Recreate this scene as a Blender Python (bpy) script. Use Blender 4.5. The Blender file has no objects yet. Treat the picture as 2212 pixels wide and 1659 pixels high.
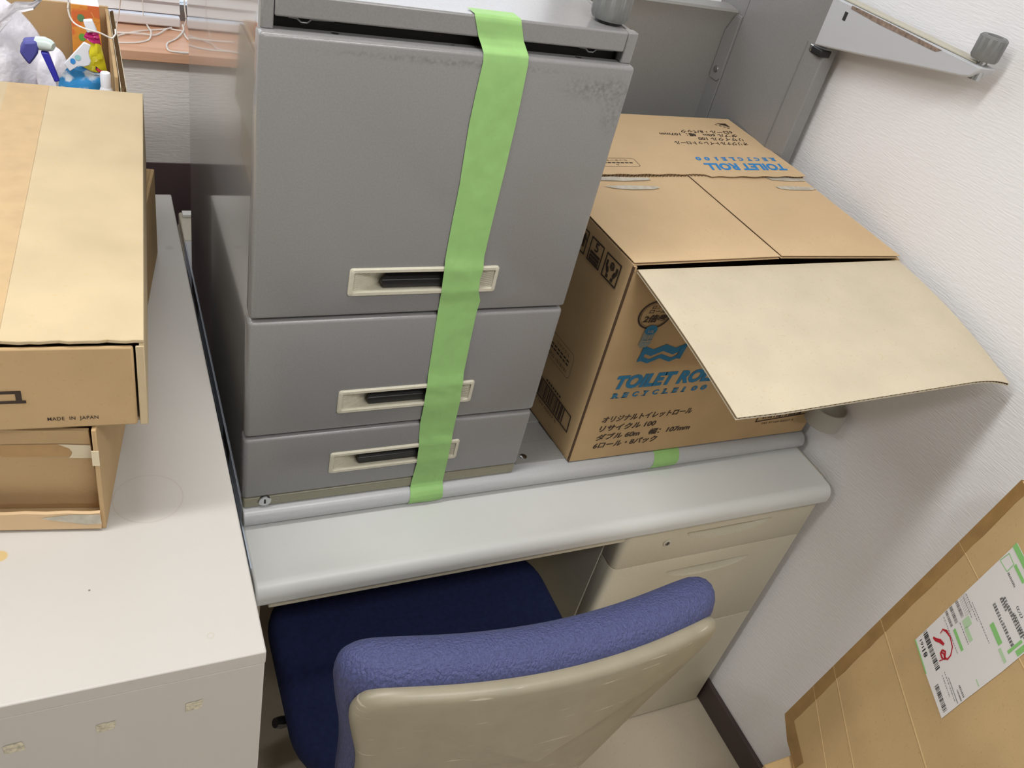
import bpy, bmesh, math, random
from mathutils import Vector, Matrix, Euler
from math import sin, cos, pi, radians
random.seed(7)
S = bpy.context.scene
COL = S.collection

# ------------------------------------------------------------------ camera
cam_d = bpy.data.cameras.new('camera')
cam = bpy.data.objects.new('camera', cam_d)
COL.objects.link(cam)
cam.location = (-0.1457, -0.9618, 1.6525)
cam.rotation_euler = Euler((0.9139, -0.2152, -0.3932), 'XYZ')
cam_d.sensor_fit = 'HORIZONTAL'
cam_d.sensor_width = 36.0
cam_d.lens = 1826.2104 * 36.0 / 2212.0
cam_d.clip_start = 0.02
S.camera = cam

# ------------------------------------------------------------------ colour management, world, lights
S.view_settings.view_transform = 'Standard'
S.view_settings.look = 'None'
S.view_settings.gamma = 1.0
S.view_settings.use_curve_mapping = False
S.view_settings.exposure = 0.0

W = bpy.data.worlds.new('world')
S.world = W
W.use_nodes = True
bg = W.node_tree.nodes['Background']
bg.inputs[0].default_value = (0.80, 0.88, 1.0, 1)
bg.inputs[1].default_value = 3.0

def area_light(name, loc, sx, sy, power, color=(1, .97, .92), rot=(0, 0, 0)):
    d = bpy.data.lights.new(name, 'AREA')
    d.shape = 'RECTANGLE'; d.size = sx; d.size_y = sy
    d.energy = power; d.color = color
    o = bpy.data.objects.new(name, d)
    o.location = loc; o.rotation_euler = rot
    COL.objects.link(o)
    return o
area_light('ceiling_light', (-0.50, -0.36, 2.57), 1.15, 0.22, 19, (1, .997, .985))
area_light('ceiling_light', (0.40, -1.45, 2.57), 0.80, 0.24, 16, (1, .997, .985))
area_light('ceiling_light', (0.30, -3.20, 2.57), 1.15, 0.24, 24, (1, .997, .985))
area_light('ceiling_light', (-2.10, -0.45, 2.57), 1.15, 0.22, 22, (1, .997, .985))
area_light('window_daylight', (0.0, .94, 1.80), 1.70, 0.75, 5, (.95, .97, 1), (radians(-90), 0, 0))

# ------------------------------------------------------------------ materials
def lin(c):
    return tuple(((v/255)/12.92 if v/255 <= .04045 else ((v/255+.055)/1.055)**2.4) for v in c) + (1.0,)

MATS = {}
def mat(name, rgb, rough=.5, spec=.5, metal=0., noise=None, bump=None, coat=0., trans=0., sub=0., bdist=.002, streak=None, flecks=None, alpha=1.):
    """rgb sRGB 0-255; noise (scale, amount); bump (scale, strength, (sx,sy,sz)); flecks (scale, dark amount)"""
    m = bpy.data.materials.new(name); m.use_nodes = True
    nt = m.node_tree; N = nt.nodes; L = nt.links
    b = N['Principled BSDF']
    b.inputs['Base Color'].default_value = lin(rgb)
    b.inputs['Roughness'].default_value = rough
    b.inputs['Specular IOR Level'].default_value = spec
    b.inputs['Metallic'].default_value = metal
    b.inputs['Coat Weight'].default_value = coat
    b.inputs['Transmission Weight'].default_value = trans
    b.inputs['Alpha'].default_value = alpha
    if sub:
        b.inputs['Subsurface Weight'].default_value = sub
        b.inputs['Subsurface Scale'].default_value = .01
    tc = N.new('ShaderNodeTexCoord')
    col = None
    def mix(col, fac_socket, dark):
        mx = N.new('ShaderNodeMix'); mx.data_type = 'RGBA'; mx.blend_type = 'MIX'
        if col is None: mx.inputs[6].default_value = lin(rgb)
        else: L.new(col, mx.inputs[6])
        mx.inputs[7].default_value = lin(dark)
        L.new(fac_socket, mx.inputs[0])
        return mx.outputs[2]
    if noise:
        n = N.new('ShaderNodeTexNoise'); n.inputs['Scale'].default_value = noise[0]; n.inputs['Detail'].default_value = 4
        L.new(tc.outputs['Object'], n.inputs['Vector'])
        mr = N.new('ShaderNodeMapRange'); mr.inputs[1].default_value = .35; mr.inputs[2].default_value = .75
        L.new(n.outputs[0], mr.inputs[0])
        col = mix(col, mr.outputs[0], tuple(v*(1-noise[1]) for v in rgb))
    if streak:
        n = N.new('ShaderNodeTexNoise'); n.inputs['Scale'].default_value = 1; n.inputs['Detail'].default_value = 3
        mp = N.new('ShaderNodeMapping'); mp.inputs['Scale'].default_value = streak[0]
        L.new(tc.outputs['Object'], mp.inputs[0]); L.new(mp.outputs[0], n.inputs['Vector'])
        mr = N.new('ShaderNodeMapRange'); mr.inputs[1].default_value = streak[2]; mr.inputs[2].default_value = streak[3]
        L.new(n.outputs[0], mr.inputs[0])
        col = mix(col, mr.outputs[0], streak[1])
    if flecks:
        n = N.new('ShaderNodeTexNoise'); n.inputs['Scale'].default_value = flecks[0]; n.inputs['Detail'].default_value = 2
        L.new(tc.outputs['Object'], n.inputs['Vector'])
        mr = N.new('ShaderNodeMapRange'); mr.inputs[1].default_value = .62; mr.inputs[2].default_value = .72
        mr.inputs[4].default_value = flecks[2] if len(flecks) > 2 else .3
        L.new(n.outputs[0], mr.inputs[0])
        col = mix(col, mr.outputs[0], flecks[1])
    if col is not None: L.new(col, b.inputs['Base Color'])
    if bump:
        n = N.new('ShaderNodeTexNoise'); n.inputs['Scale'].default_value = bump[0]; n.inputs['Detail'].default_value = 3
        v = tc.outputs['Object']
        if len(bump) > 2:
            mp = N.new('ShaderNodeMapping'); mp.inputs['Scale'].default_value = bump[2]
            if len(bump) > 3: mp.inputs['Rotation'].default_value = bump[3]
            L.new(v, mp.inputs[0]); v = mp.outputs[0]
        L.new(v, n.inputs['Vector'])
        bp = N.new('ShaderNodeBump'); bp.inputs['Strength'].default_value = bump[1]; bp.inputs['Distance'].default_value = bdist
        L.new(n.outputs[0], bp.inputs['Height']); L.new(bp.outputs[0], b.inputs['Normal'])
    MATS[name] = m
    return m

M_wall = mat('wallpaper_white', (234, 233, 234), .9, .2, bump=(1, .42, (75, 60, 430), (radians(10), 0, 0)))
M_wallb = mat('wallpaper_back', (246, 242, 238), .9, .2, bump=(1, .6, (60, 60, 330)))
M_ceil = mat('ceiling_white', (235, 233, 230), .9)
M_floor = mat('floor_vinyl', (190, 178, 158), .45, noise=(6, .06), flecks=(140, (150, 138, 120)))
M_brown = mat('dark_brown_skirting', (70, 58, 56), .45, noise=(12, .1))
M_wood = mat('sill_wood', (232, 184, 152), .42, streak=((3, 40, 60), (212, 158, 120), .4, .75))
M_grey = mat('grey_enamel', (133, 132, 131), .22, .5, noise=(500, .05), bump=(900, .03))
M_greyside = mat('grey_enamel_gloss', (146, 144, 141), .10, .5, coat=.5)
M_greydk = mat('grey_enamel_matt', (146, 145, 142), .42, noise=(400, .05))
M_olive = mat('olive_strip', (136, 132, 112), .35, noise=(300, .04))
M_deskt = mat('desk_laminate', (205, 206, 203), .38, noise=(3, .03), bump=(700, .04))
M_blueedge = mat('bluegrey_edge_band', (186, 197, 212), .35)
M_black = mat('black_plastic', (22, 22, 23), .4)
M_dark = mat('shade_dark', (28, 26, 24), .8)  # near-black colour standing in for shade in gaps and holes
M_ivory = mat('ivory_plastic', (196, 191, 172), .4, noise=(200, .04))
M_ivory2 = mat('ivory_paint', (202, 195, 174), .42, noise=(400, .04))
M_ivorywh = mat('white_plastic', (236, 236, 234), .4)
M_cab = mat('cabinet_offwhite', (192, 188, 182), .45, noise=(2, .03), bump=(600, .03))
M_knob = mat('grey_knob_plastic', (120, 121, 119), .5, noise=(60, .12))
M_chrome = mat('chrome', (190, 192, 192), .18, metal=1)
M_screw = mat('steel', (150, 150, 148), .35, metal=.8)
M_foot = mat('grey_foot_paint', (186, 187, 190), .35)
M_tape = mat('green_masking_tape', (148, 192, 118), .55, .3, noise=(40, .05), bump=(30, .7, (1, 1, .8)))
M_kraft = mat('kraft_outer', (190, 161, 120), .85, .2, noise=(9, .07), flecks=(260, (176, 138, 88)))
M_kraftl = mat('kraft_light', (198, 179, 145), .85, .2, noise=(10, .07), flecks=(240, (196, 166, 112)))
M_kraftin = mat('kraft_inner', (204, 192, 168), .9, .15, noise=(14, .05), flecks=(220, (190, 170, 130), .45))
M_kraftfl = mat('kraft_top_panel', (206, 178, 140), .85, .2, noise=(8, .05), flecks=(260, (190, 156, 106), .4))
M_krafttall = mat('kraft_tall', (220, 188, 138), .85, .2, noise=(7, .08), flecks=(240, (160, 124, 78)), bump=(30, .1))
M_flute = mat('corrugation', (120, 94, 64), .9)
M_brtape = mat('brown_packing_tape', (178, 140, 86), .35, noise=(30, .12))
M_brtape2 = mat('kraft_paper_tape', (190, 160, 114), .5, noise=(40, .06))
M_clear = mat('tape_clear', (214, 200, 170), .25)
M_torn = mat('torn_paper', (196, 188, 172), .9, noise=(90, .15))
M_resid = mat('tape_glue_residue', (216, 208, 184), .6, noise=(220, .32))
M_ink = mat('dark_print', (58, 44, 34), .8)
M_blue = mat('blue_print', (40, 112, 150), .8)
M_blue2 = mat('blue_print_bright', (44, 128, 190), .8)
M_bluegr = mat('bluegrey_print', (128, 134, 128), .8)
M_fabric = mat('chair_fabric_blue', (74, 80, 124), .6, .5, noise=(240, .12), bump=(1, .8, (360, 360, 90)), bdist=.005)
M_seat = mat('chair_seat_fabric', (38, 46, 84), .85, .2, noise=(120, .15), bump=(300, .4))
M_shell = mat('chair_shell', (146, 138, 118), .38, noise=(30, .05), streak=((14, 14, 170), (178, 170, 150), .66, .70), bump=(260, .06))
M_label = mat('label_paper', (246, 243, 242), .6)
M_lgreen = mat('label_green', (150, 214, 130), .7)
M_lgreen2 = mat('label_pale_green', (196, 226, 186), .7)
M_lblack = mat('label_black', (50, 48, 50), .7)
M_lgrey = mat('label_grey', (140, 136, 138), .7)
M_red = mat('red_marker', (196, 30, 50), .6)
M_blind = mat('blind_slat', (236, 232, 232), .5, sub=0)
M_cord = mat('white_cord', (240, 236, 230), .6)
M_bag = mat('white_plastic_bag', (240, 238, 246), .35, .5, noise=(20, .04), bump=(38, .9), bdist=.006)
M_trig = mat('blue_plastic', (44, 44, 160), .3)
M_trig2 = mat('blue_plastic_matt', (78, 80, 160), .5)
M_nozz = mat('pale_nozzle', (206, 220, 218), .3)
M_orange = mat('orange_print_card', (226, 150, 60), .45, streak=((22, 22, 34), (218, 112, 58), .53, .58))
M_pwh = mat('pouch_white', (236, 240, 250), .22)
M_pye = mat('pouch_yellow', (214, 202, 40), .2)
M_pmag = mat('pouch_magenta', (198, 44, 120), .2)
M_pbl = mat('pouch_blue', (60, 150, 216), .18, streak=((40, 40, 55), (226, 236, 244), .5, .6))
M_pdk = mat('pouch_purple', (70, 30, 80), .3)
M_pred = mat('pouch_red', (210, 60, 70), .3)
M_gr = mat('print_green', (100, 170, 70), .5)
M_tealp = mat('print_teal', (96, 140, 96), .5)
M_orl = mat('print_orange_light', (238, 170, 96), .5)
M_sky = mat('print_sky', (60, 150, 230), .5)
M_aqua = mat('print_aqua', (160, 214, 220), .5)
M_glass = mat('window_glass', (240, 245, 250), .02, trans=1)

def stain_ring(m):
    """faint cup ring and a few specks on the cabinet top (object coordinates, fixed to the top)"""
    nt = m.node_tree; N = nt.nodes; L = nt.links; b = N['Principled BSDF']
    tc = N.new('ShaderNodeTexCoord')
    src = b.inputs['Base Color'].links[0].from_socket if b.inputs['Base Color'].links else None
    def blot(src, c, r0, r1, soft, fac, colr):
        d = N.new('ShaderNodeVectorMath'); d.operation = 'DISTANCE'
        L.new(tc.outputs['Object'], d.inputs[0]); d.inputs[1].default_value = c
        a = N.new('ShaderNodeMapRange'); a.inputs[1].default_value = r0-soft; a.inputs[2].default_value = r0
        b2 = N.new('ShaderNodeMapRange'); b2.inputs[1].default_value = r1; b2.inputs[2].default_value = r1+soft
        b2.inputs[3].default_value = 1; b2.inputs[4].default_value = 0
        L.new(d.outputs['Value'], a.inputs[0]); L.new(d.outputs['Value'], b2.inputs[0])
        mu = N.new('ShaderNodeMath'); mu.operation = 'MULTIPLY'; L.new(a.outputs[0], mu.inputs[0]); L.new(b2.outputs[0], mu.inputs[1])
        m2 = N.new('ShaderNodeMath'); m2.operation = 'MULTIPLY'; m2.inputs[1].default_value = fac; L.new(mu.outputs[0], m2.inputs[0])
        mx = N.new('ShaderNodeMix'); mx.data_type = 'RGBA'
        if src: L.new(src, mx.inputs[6])
        mx.inputs[7].default_value = lin(colr); L.new(m2.outputs[0], mx.inputs[0])
        return mx.outputs[2]
    return blot, b, L

# ------------------------------------------------------------------ mesh helpers
class MB:
    def __init__(s): s.v = []; s.f = []
    def add(s, vs, fs):
        o = len(s.v); s.v += [tuple(p) for p in vs]; s.f += [tuple(i+o for i in f) for f in fs]; return s
    def box(s, x0, x1, y0, y1, z0, z1):
        x0, x1 = sorted((x0, x1)); y0, y1 = sorted((y0, y1)); z0, z1 = sorted((z0, z1))
        return s.add([(x0,y0,z0),(x1,y0,z0),(x1,y1,z0),(x0,y1,z0),(x0,y0,z1),(x1,y0,z1),(x1,y1,z1),(x0,y1,z1)],
                     [(0,3,2,1),(4,5,6,7),(0,1,5,4),(1,2,6,5),(2,3,7,6),(3,0,4,7)])
    def hexa(s, p):   # p: bottom 4 (ccw) then top 4
        return s.add(p, [(0,3,2,1),(4,5,6,7),(0,1,5,4),(1,2,6,5),(2,3,7,6),(3,0,4,7)])
    def prism(s, pts, fn, a, b):
        """polygon pts (2d) extruded; fn(u,v,w)->xyz, w from a to b"""
        n = len(pts)
        vs = [fn(u, v, a) for u, v in pts] + [fn(u, v, b) for u, v in pts]
        fs = [tuple(range(n-1, -1, -1)), tuple(range(n, 2*n))]
        fs += [(i, (i+1) % n, n+(i+1) % n, n+i) for i in range(n)]
        return s.add(vs, fs)
    def grid(s, rows, closed_u=False, closed_v=False):
        h = len(rows); w = len(rows[0]); vs = [p for r in rows for p in r]; fs = []
        for i in range(h if closed_v else h-1):
            for j in range(w if closed_u else w-1):
                a = i*w+j; b = i*w+(j+1) % w; c = ((i+1) % h)*w+(j+1) % w; d = ((i+1) % h)*w+j
                fs.append((a, b, c, d))
        return s.add(vs, fs)
    def tube(s, path, r, n=8, cap=True):
        P = [Vector(p) for p in path]; rings = []
        up = Vector((0, 0, 1))
        for i, p in enumerate(P):
            t = (P[min(i+1, len(P)-1)] - P[max(i-1, 0)]).normalized()
            a = t.cross(up)
            if a.length < 1e-4: a = t.cross(Vector((1, 0, 0)))
            a.normalize(); b = t.cross(a).normalized()
            rr = r[i] if isinstance(r, (list, tuple)) else r
            rings.append([tuple(p + a*rr*cos(2*pi*k/n) + b*rr*sin(2*pi*k/n)) for k in range(n)])
        o = len(s.v); s.grid(rings, closed_u=True)
        if cap:
            s.f.append(tuple(o+k for k in range(n-1, -1, -1))); e = o+(len(P)-1)*n
            s.f.append(tuple(e+k for k in range(n)))
        return s
    def cyl(s, p0, p1, r0, r1=None, n=24):
        return s.tube([p0, p1], [r0, r1 if r1 is not None else r0], n)
    def lathe(s, prof, c, axis='Z', n=32):
        rings = []
        for r, h in prof:
            ring = []
            for k in range(n):
                a = 2*pi*k/n; u, v = r*cos(a), r*sin(a)
                ring.append((c[0]+u, c[1]+v, c[2]+h) if axis == 'Z' else (c[0]+u, c[1]+h, c[2]+v) if axis == 'Y' else (c[0]+h, c[1]+u, c[2]+v))
            rings.append(ring)
        return s.grid(rings, closed_u=True)
    def quad(s, a, b, c, d): return s.add([a, b, c, d], [(0, 1, 2, 3)])

def finish_normals(me):
    bm = bmesh.new(); bm.from_mesh(me)
    bmesh.ops.remove_doubles(bm, verts=bm.verts, dist=1e-6)
    bmesh.ops.recalc_face_normals(bm, faces=bm.faces)
    bm.to_mesh(me); bm.free()

def new_mesh(name, mb, xf=None):
    me = bpy.data.meshes.new(name)
    vs = mb.v if xf is None else [tuple(xf @ Vector(p)) for p in mb.v]
    me.from_pydata(vs, [], mb.f); me.update()
    finish_normals(me)
    return me

ROOTM = {}
def root_matrix(o):
    while o.parent: o = o.parent
    return ROOTM.get(o.name, Matrix.Identity(4))

def tag(o, label=None, cat=None, group=None, kind=None):
    if label: o['label'] = label
    if cat: o['category'] = cat
    if group: o['group'] = group
    if kind: o['kind'] = kind
    return o

def thing(name, label, cat, loc, group=None, matrix=None):
    o = bpy.data.objects.new(name, None); COL.objects.link(o)
    o.empty_display_size = .05
    m = matrix if matrix is not None else Matrix.Translation(Vector(loc))
    o.matrix_world = m
    ROOTM[o.name] = m.copy()
    return tag(o, label, cat, group)

def part(name, mb, material, parent=None, bevel=None, seg=2, smooth=30, local=False, label=None, cat=None, group=None, kind=None, cut=None, recentre=True):
    """links one mesh object; vertices are given in world space (or in the root's own space when local)"""
    if parent is None:
        # a thing that is one mesh: put the origin at its base
        xs = [p[0] for p in mb.v]; ys = [p[1] for p in mb.v]; zs = [p[2] for p in mb.v]
        c = Vector(((min(xs)+max(xs))/2, (min(ys)+max(ys))/2, min(zs)))
        me = new_mesh(name, mb, Matrix.Translation(-c))
        o = bpy.data.objects.new(name, me); o.location = c
        COL.objects.link(o); ROOTM[o.name] = Matrix.Translation(c)
    else:
        xf = None if local else root_matrix(parent).inverted()
        me = new_mesh(name, mb, xf)
        o = bpy.data.objects.new(name, me); COL.objects.link(o); o.parent = parent
    if bevel:
        b = o.modifiers.new('bevel', 'BEVEL'); b.width = bevel; b.segments = seg; b.limit_method = 'ANGLE'; b.angle_limit = radians(35)
        b.harden_normals = False
    if cut is not None:
        xf = None if (local or parent is None) else root_matrix(parent).inverted()
        cm = new_mesh('cutter', cut, xf); co = bpy.data.objects.new('cutter', cm); COL.objects.link(co)
        bo = o.modifiers.new('cut', 'BOOLEAN'); bo.operation = 'DIFFERENCE'; bo.solver = 'EXACT'; bo.object = co
        if parent is not None: co.parent = o
        else: co.location = o.location
        bpy.context.view_layer.update()
        dg = bpy.context.evaluated_depsgraph_get()
        nm = bpy.data.meshes.new_from_object(o.evaluated_get(dg))
        o.modifiers.clear(); o.data = nm
        bpy.data.objects.remove(co, do_unlink=True)
    me = o.data
    me.materials.clear(); me.materials.append(material)
    if smooth:
        for p in me.polygons: p.use_smooth = True
        me.set_sharp_from_angle(angle=radians(smooth))
    return tag(o, label, cat, group, kind)

# flat printing: polygons in a frame that lies just off a surface
class Frame:
    def __init__(s, o, xd, yd, n, off=.0006):
        s.o = Vector(o); s.x = Vector(xd).normalized(); s.y = Vector(yd).normalized(); s.n = Vector(n).normalized(); s.off = off
    def p(s, u, v, k=1.): return tuple(s.o + s.x*u + s.y*v + s.n*s.off*k)
    def poly(s, mb, pts, k=1.): return mb.add([s.p(u, v, k) for u, v in pts], [tuple(range(len(pts)))])
    def rect(s, mb, u0, v0, u1, v1, k=1.): return s.poly(mb, [(u0, v0), (u1, v0), (u1, v1), (u0, v1)], k)
    def border(s, mb, pts, w, k=1.):
        n = len(pts); c = (sum(p[0] for p in pts)/n, sum(p[1] for p in pts)/n)
        inn = []
        for i in range(n):
            a, b, d = Vector(pts[i-1]), Vector(pts[i]), Vector(pts[(i+1) % n])
            e1 = (b-a).normalized(); e2 = (d-b).normalized()
            n1 = Vector((-e1.y, e1.x)); n2 = Vector((-e2.y, e2.x)); m = (n1+n2); m = m/max(m.dot(n1), .2)
            q = b+m*w
            if (q-Vector(c)).length > (b-Vector(c)).length: q = b-m*w
            inn.append((q.x, q.y))
        vs = [s.p(u, v, k) for u, v in pts]+[s.p(u, v, k) for u, v in inn]
        return mb.add(vs, [(i, (i+1) % n, n+(i+1) % n, n+i) for i in range(n)])
    def ring(s, mb, cu, cv, r0, r1, a0=0, a1=2*pi, n=40, k=1., sy=1.):
        rows = [[s.p(cu+r*cos(a0+(a1-a0)*i/n), cv+r*sy*sin(a0+(a1-a0)*i/n), k) for i in range(n+1)] for r in (r0, r1)]
        return mb.grid(rows)
    def disc(s, mb, cu, cv, ru, rv, n=28, k=1.): return s.poly(mb, [(cu+ru*cos(2*pi*i/n), cv+rv*sin(2*pi*i/n)) for i in range(n)], k)
    def stroke(s, mb, pts, w, k=1.):
        L_ = []; R_ = []
        for i in range(len(pts)):
            a = Vector(pts[max(i-1, 0)]); b = Vector(pts[min(i+1, len(pts)-1)]); t = (b-a).normalized(); nn = Vector((-t.y, t.x))
            ww = w[i] if isinstance(w, (list, tuple)) else w
            q = Vector(pts[i]); L_.append(s.p(*(q+nn*ww/2), k)); R_.append(s.p(*(q-nn*ww/2), k))
        return mb.grid([L_, R_])

def glyphs(body, bold=0., shear=0., spacing=1.):
    c = bpy.data.curves.new('lettering', 'FONT'); c.body = body; c.size = 1; c.offset = bold; c.shear = shear; c.space_character = spacing
    c.resolution_u = 3
    o = bpy.data.objects.new('lettering', c); COL.objects.link(o)
    bpy.context.view_layer.update()
    me = bpy.data.meshes.new_from_object(o.evaluated_get(bpy.context.evaluated_depsgraph_get()))
    V = [(v.co.x, v.co.y) for v in me.vertices]; F = [tuple(p.vertices) for p in me.polygons]
    bpy.data.objects.remove(o, do_unlink=True); bpy.data.meshes.remove(me); bpy.data.curves.remove(c)
    return V, F
def write(mb, fr, body, u, v, w, h, bold=0., shear=0., spacing=1., k=1.):
    """lettering whose bounding box fills (u,v,w,h) of the frame"""
    V, F = glyphs(body, bold, shear, spacing)
    if not V: return mb
    x0 = min(p[0] for p in V); x1 = max(p[0] for p in V); y0 = min(p[1] for p in V); y1 = max(p[1] for p in V)
    mb.add([fr.p(u+(a-x0)/(x1-x0)*w, v+(b-y0)/max(y1-y0, 1e-6)*h, k) for a, b in V], F)
    return mb

def barcode(mb, fr, u0, v0, u1, v1, n=40, seed=1, along='u'):
    rnd = random.Random(seed); L_ = (u1-u0) if along == 'u' else (v1-v0); x = 0
    ws = [rnd.choice((1, 1, 2, 3)) for _ in range(2*n)]; tot = sum(ws)
    for i, wd in enumerate(ws):
        d = L_*wd/tot
        if i % 2 == 0:
            if along == 'u': fr.rect(mb, u0+x, v0, u0+x+d, v1)
            else: fr.rect(mb, u0, v0+x, u1, v0+x+d)
        x += d
    return mb

def flap_sheet(name, h0, h1, f1, f0, t, material, parent, waves=60, bend=None, nu=24, nv=10, side=1, label=None, edge_top=None, flute=True):
    """corrugated board flap: two liners and a fluted core. h0-h1 hinge, f0-f1 free edge (f0 beside h0)"""
    h0, h1, f0, f1 = map(Vector, (h0, h1, f0, f1))
    def pt(s, q, off):
        p = (h0*(1-s)+h1*s)*(1-q)+(f0*(1-s)+f1*s)*q
        n = (h1-h0).cross(f0-h0).normalized()*side
        if bend: p = p+n*bend(s, q)
        if edge_top and q > .999: p = p+(f0-h0).normalized()*edge_top(s)
        return tuple(p+n*off)
    mb = MB()
    for off in (0., t):
        th = .0004
        mb.grid([[pt(i/nu, j/nv, off-th) for i in range(nu+1)] for j in range(nv+1)])
        mb.grid([[pt(i/nu, j/nv, off+th) for i in range(nu+1)] for j in range(nv+1)])
        for q in (0, 1): mb.grid([[pt(i/nu, q, off-th) for i in range(nu+1)], [pt(i/nu, q, off+th) for i in range(nu+1)]])
        for s_ in (0, 1): mb.grid([[pt(s_, j/nv, off-th) for j in range(nv+1)], [pt(s_, j/nv, off+th) for j in range(nv+1)]])
    o = part(name, mb, material, parent, label=label, smooth=40)
    if flute:
        cm = MB(); K = waves*6
        cm.grid([[pt(i/K, q, t*(.5+.46*sin(2*pi*i/6))) for i in range(K+1)] for q in [j/nv for j in range(nv+1)][:-1]+[.996]])
        part('corrugation', cm, M_flute, o, smooth=60)
    return o

# ================================================================== SETTING
FZ = -0.022                       # floor level
XW = 1.052                        # inner face of the right wall
YB = 0.86                         # inner face of the back wall
part('floor', MB().box(-5.0, XW+.1, -5.5, YB+.1, FZ-.05, FZ), M_floor, kind='structure', smooth=None)
part('wall_right', MB().box(XW, XW+.1, -5.5, YB+.3, FZ, 2.60), M_wall, kind='structure', smooth=None)
part('wall_left', MB().box(-5.1, -5.0, -5.5, YB+.1, FZ, 2.60), M_wall, kind='structure', smooth=None)
part('wall_front', MB().box(-5.0, XW, -5.6, -5.5, FZ, 2.60), M_wall, kind='structure', smooth=None)
part('ceiling', MB().box(-5.1, XW+.1, -5.6, YB+.3, 2.60, 2.70), M_ceil, kind='structure', smooth=None)
wb = MB()
wb.box(-5.0, XW, YB, YB+.10, .775, 1.0)
wb.box(-5.0, XW, YB, YB+.22, 2.25, 2.60)
wb.box(-5.0, -2.0, YB, YB+.22, 1.0, 2.25)
wb.box(.90, XW, YB, YB+.22, 1.0, 2.25)
part('wall_back', wb, M_wallb, kind='structure', smooth=None)
part('trim_1', MB().box(-5.0, XW, YB-.004, YB+.10, FZ, .775), mat('dark_plum_panel', (98, 82, 84), .5, noise=(8, .08)), kind='structure', smooth=None)   # dark lower panel of the back wall
part('baseboard_right', MB().box(XW-.011, XW, -5.5, YB, FZ, .045), M_brown, kind='structure', bevel=.002)
part('trim_2', MB().box(-2.2, XW, .842, 1.07, .9965, 1.017), M_wood, kind='structure', bevel=.002)        # window sill
win = tag(bpy.data.objects.new('window_1', None), kind='structure'); COL.objects.link(win); win.location = (-.55, 1.06, 1.017)
ROOTM[win.name] = Matrix.Translation(Vector((-.55, 1.06, 1.017)))
fm = MB()
fm.box(-2.0, .90, 1.045, 1.08, 1.017, 1.05).box(-2.0, .90, 1.045, 1.08, 2.21, 2.25)
fm.box(-2.0, -1.96, 1.045, 1.08, 1.05, 2.21).box(.86, .90, 1.045, 1.08, 1.05, 2.21).box(-.57, -.53, 1.045, 1.08, 1.05, 2.21)
part('window_frame', fm, M_screw, win)
part('window_pane', MB().box(-1.96, -.57, 1.06, 1.064, 1.05, 2.21).box(-.53, .86, 1.06, 1.064, 1.05, 2.21), M_glass, win, smooth=None)

# ------------------------------------------------------------------ blinds and their cords
def blind(label, x0, x1, group):
    t = thing('venetian_blind', label, 'blind', ((x0+x1)/2, 1.0, 1.022), group)
    mb = MB().box(x0, x1, .984, 1.006, 1.021, 1.040)
    part('bottom_rail', mb, M_blind, t, bevel=.003)
    z = 1.046
    for i in range(30):
        sl = MB()
        prof = [(.990+.008*k/6+.0030*sin(pi*k/6), z+.0265*k/6) for k in range(7)]
        sl.grid([[(x0, y, zz) for y, zz in prof], [(x1, y, zz) for y, zz in prof]])
        sl.grid([[(x0, y+.0012, zz) for y, zz in prof], [(x1, y+.0012, zz) for y, zz in prof]])
        part('slat', sl, M_blind, t, smooth=60)
        z += .0235
    part('head_rail', MB().box(x0, x1, .985, 1.015, z, z+.035), M_blind, t, bevel=.002)
    for xx in (x0+.32*(x1-x0), x0+.92*(x1-x0)):
        part('ladder_cord', MB().tube([(xx, .9835, 1.04), (xx, .9845, z)], .0009, 6), M_cord, t)
    return t
blind('white slatted blind closed above the wooden sill, left of the drawer cabinet', -.86, .0375, 'window blinds')
blind('white slatted blind hanging mostly hidden behind the grey drawer cabinet', .052, .88, 'window blinds')

def smooth_path(P, n=8):
    P = [Vector(p) for p in P]; out = []
    for i in range(len(P)-1):
        a = P[max(i-1, 0)]; b = P[i]; c = P[i+1]; d = P[min(i+2, len(P)-1)]
        for k in range(n):
            t = k/n
            out.append(.5*((2*b)+(c-a)*t+(2*a-5*b+4*c-d)*t*t+(3*b-a-3*c+d)*t**3))
    out.append(P[-1]); return [tuple(p) for p in out]
zc = 1.0192
c1 = [(-.135, .868, zc), (-.097, .880, zc), (-.083, .9136, zc), (-.041, .950, zc), (.002, .972, zc), (.02, .982, zc+.002)]
part('cord', MB().tube(smooth_path(c1), .0017), M_cord, label='white cord running along the sill from the open carton back under the blind', cat='cord', group='cords on the window sill')
c2 = [(-.132, .9318, zc), (-.086, .9288, zc), (-.068, .9217, zc+.003), (-.0425, .925, zc+.003), (-.016, .9325, zc), (.0067, .9638, zc+.003), (.017, .979, zc+.002)]
part('cord', MB().tube(smooth_path(c2), .0017), M_cord, label='white cord sagging in a shallow bow along the back of the sill', cat='cord', group='cords on the window sill')
c3 = [(-.028, .979, zc+.004), (-.0271, .958, zc+.006), (-.0239, .9302, zc+.006), (-.030, .904, zc), (-.048, .8836, zc), (-.0687, .8749, zc), (-.0838, .8721, zc), (-.125, .874, zc)]
part('cord', MB().tube(smooth_path(c3), .0017), M_cord, label='white cord curling round into a hook near the front of the sill', cat='cord', group='cords on the window sill')
c4 = [(.0405, .975, zc+.012), (.0403, .961, zc+.004), (.023, .9228, zc), (.0044, .8936, zc), (.0002, .8688, zc), (.0027, .850, zc), (.0146, .8425, zc+.001), (.040, .8432, zc+.001), (.075, .86, zc)]
part('cord', MB().tube(smooth_path(c4), .0017), M_cord, label='white cord looping to the front edge of the sill beside the drawer cabinet', cat='cord', group='cords on the window sill')
c5 = [(.012, .980, zc), (.0288, .975, zc), (.040, .9686, zc), (.0432, .9366, zc), (.052, .918, zc), (.085, .905, zc)]
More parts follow.
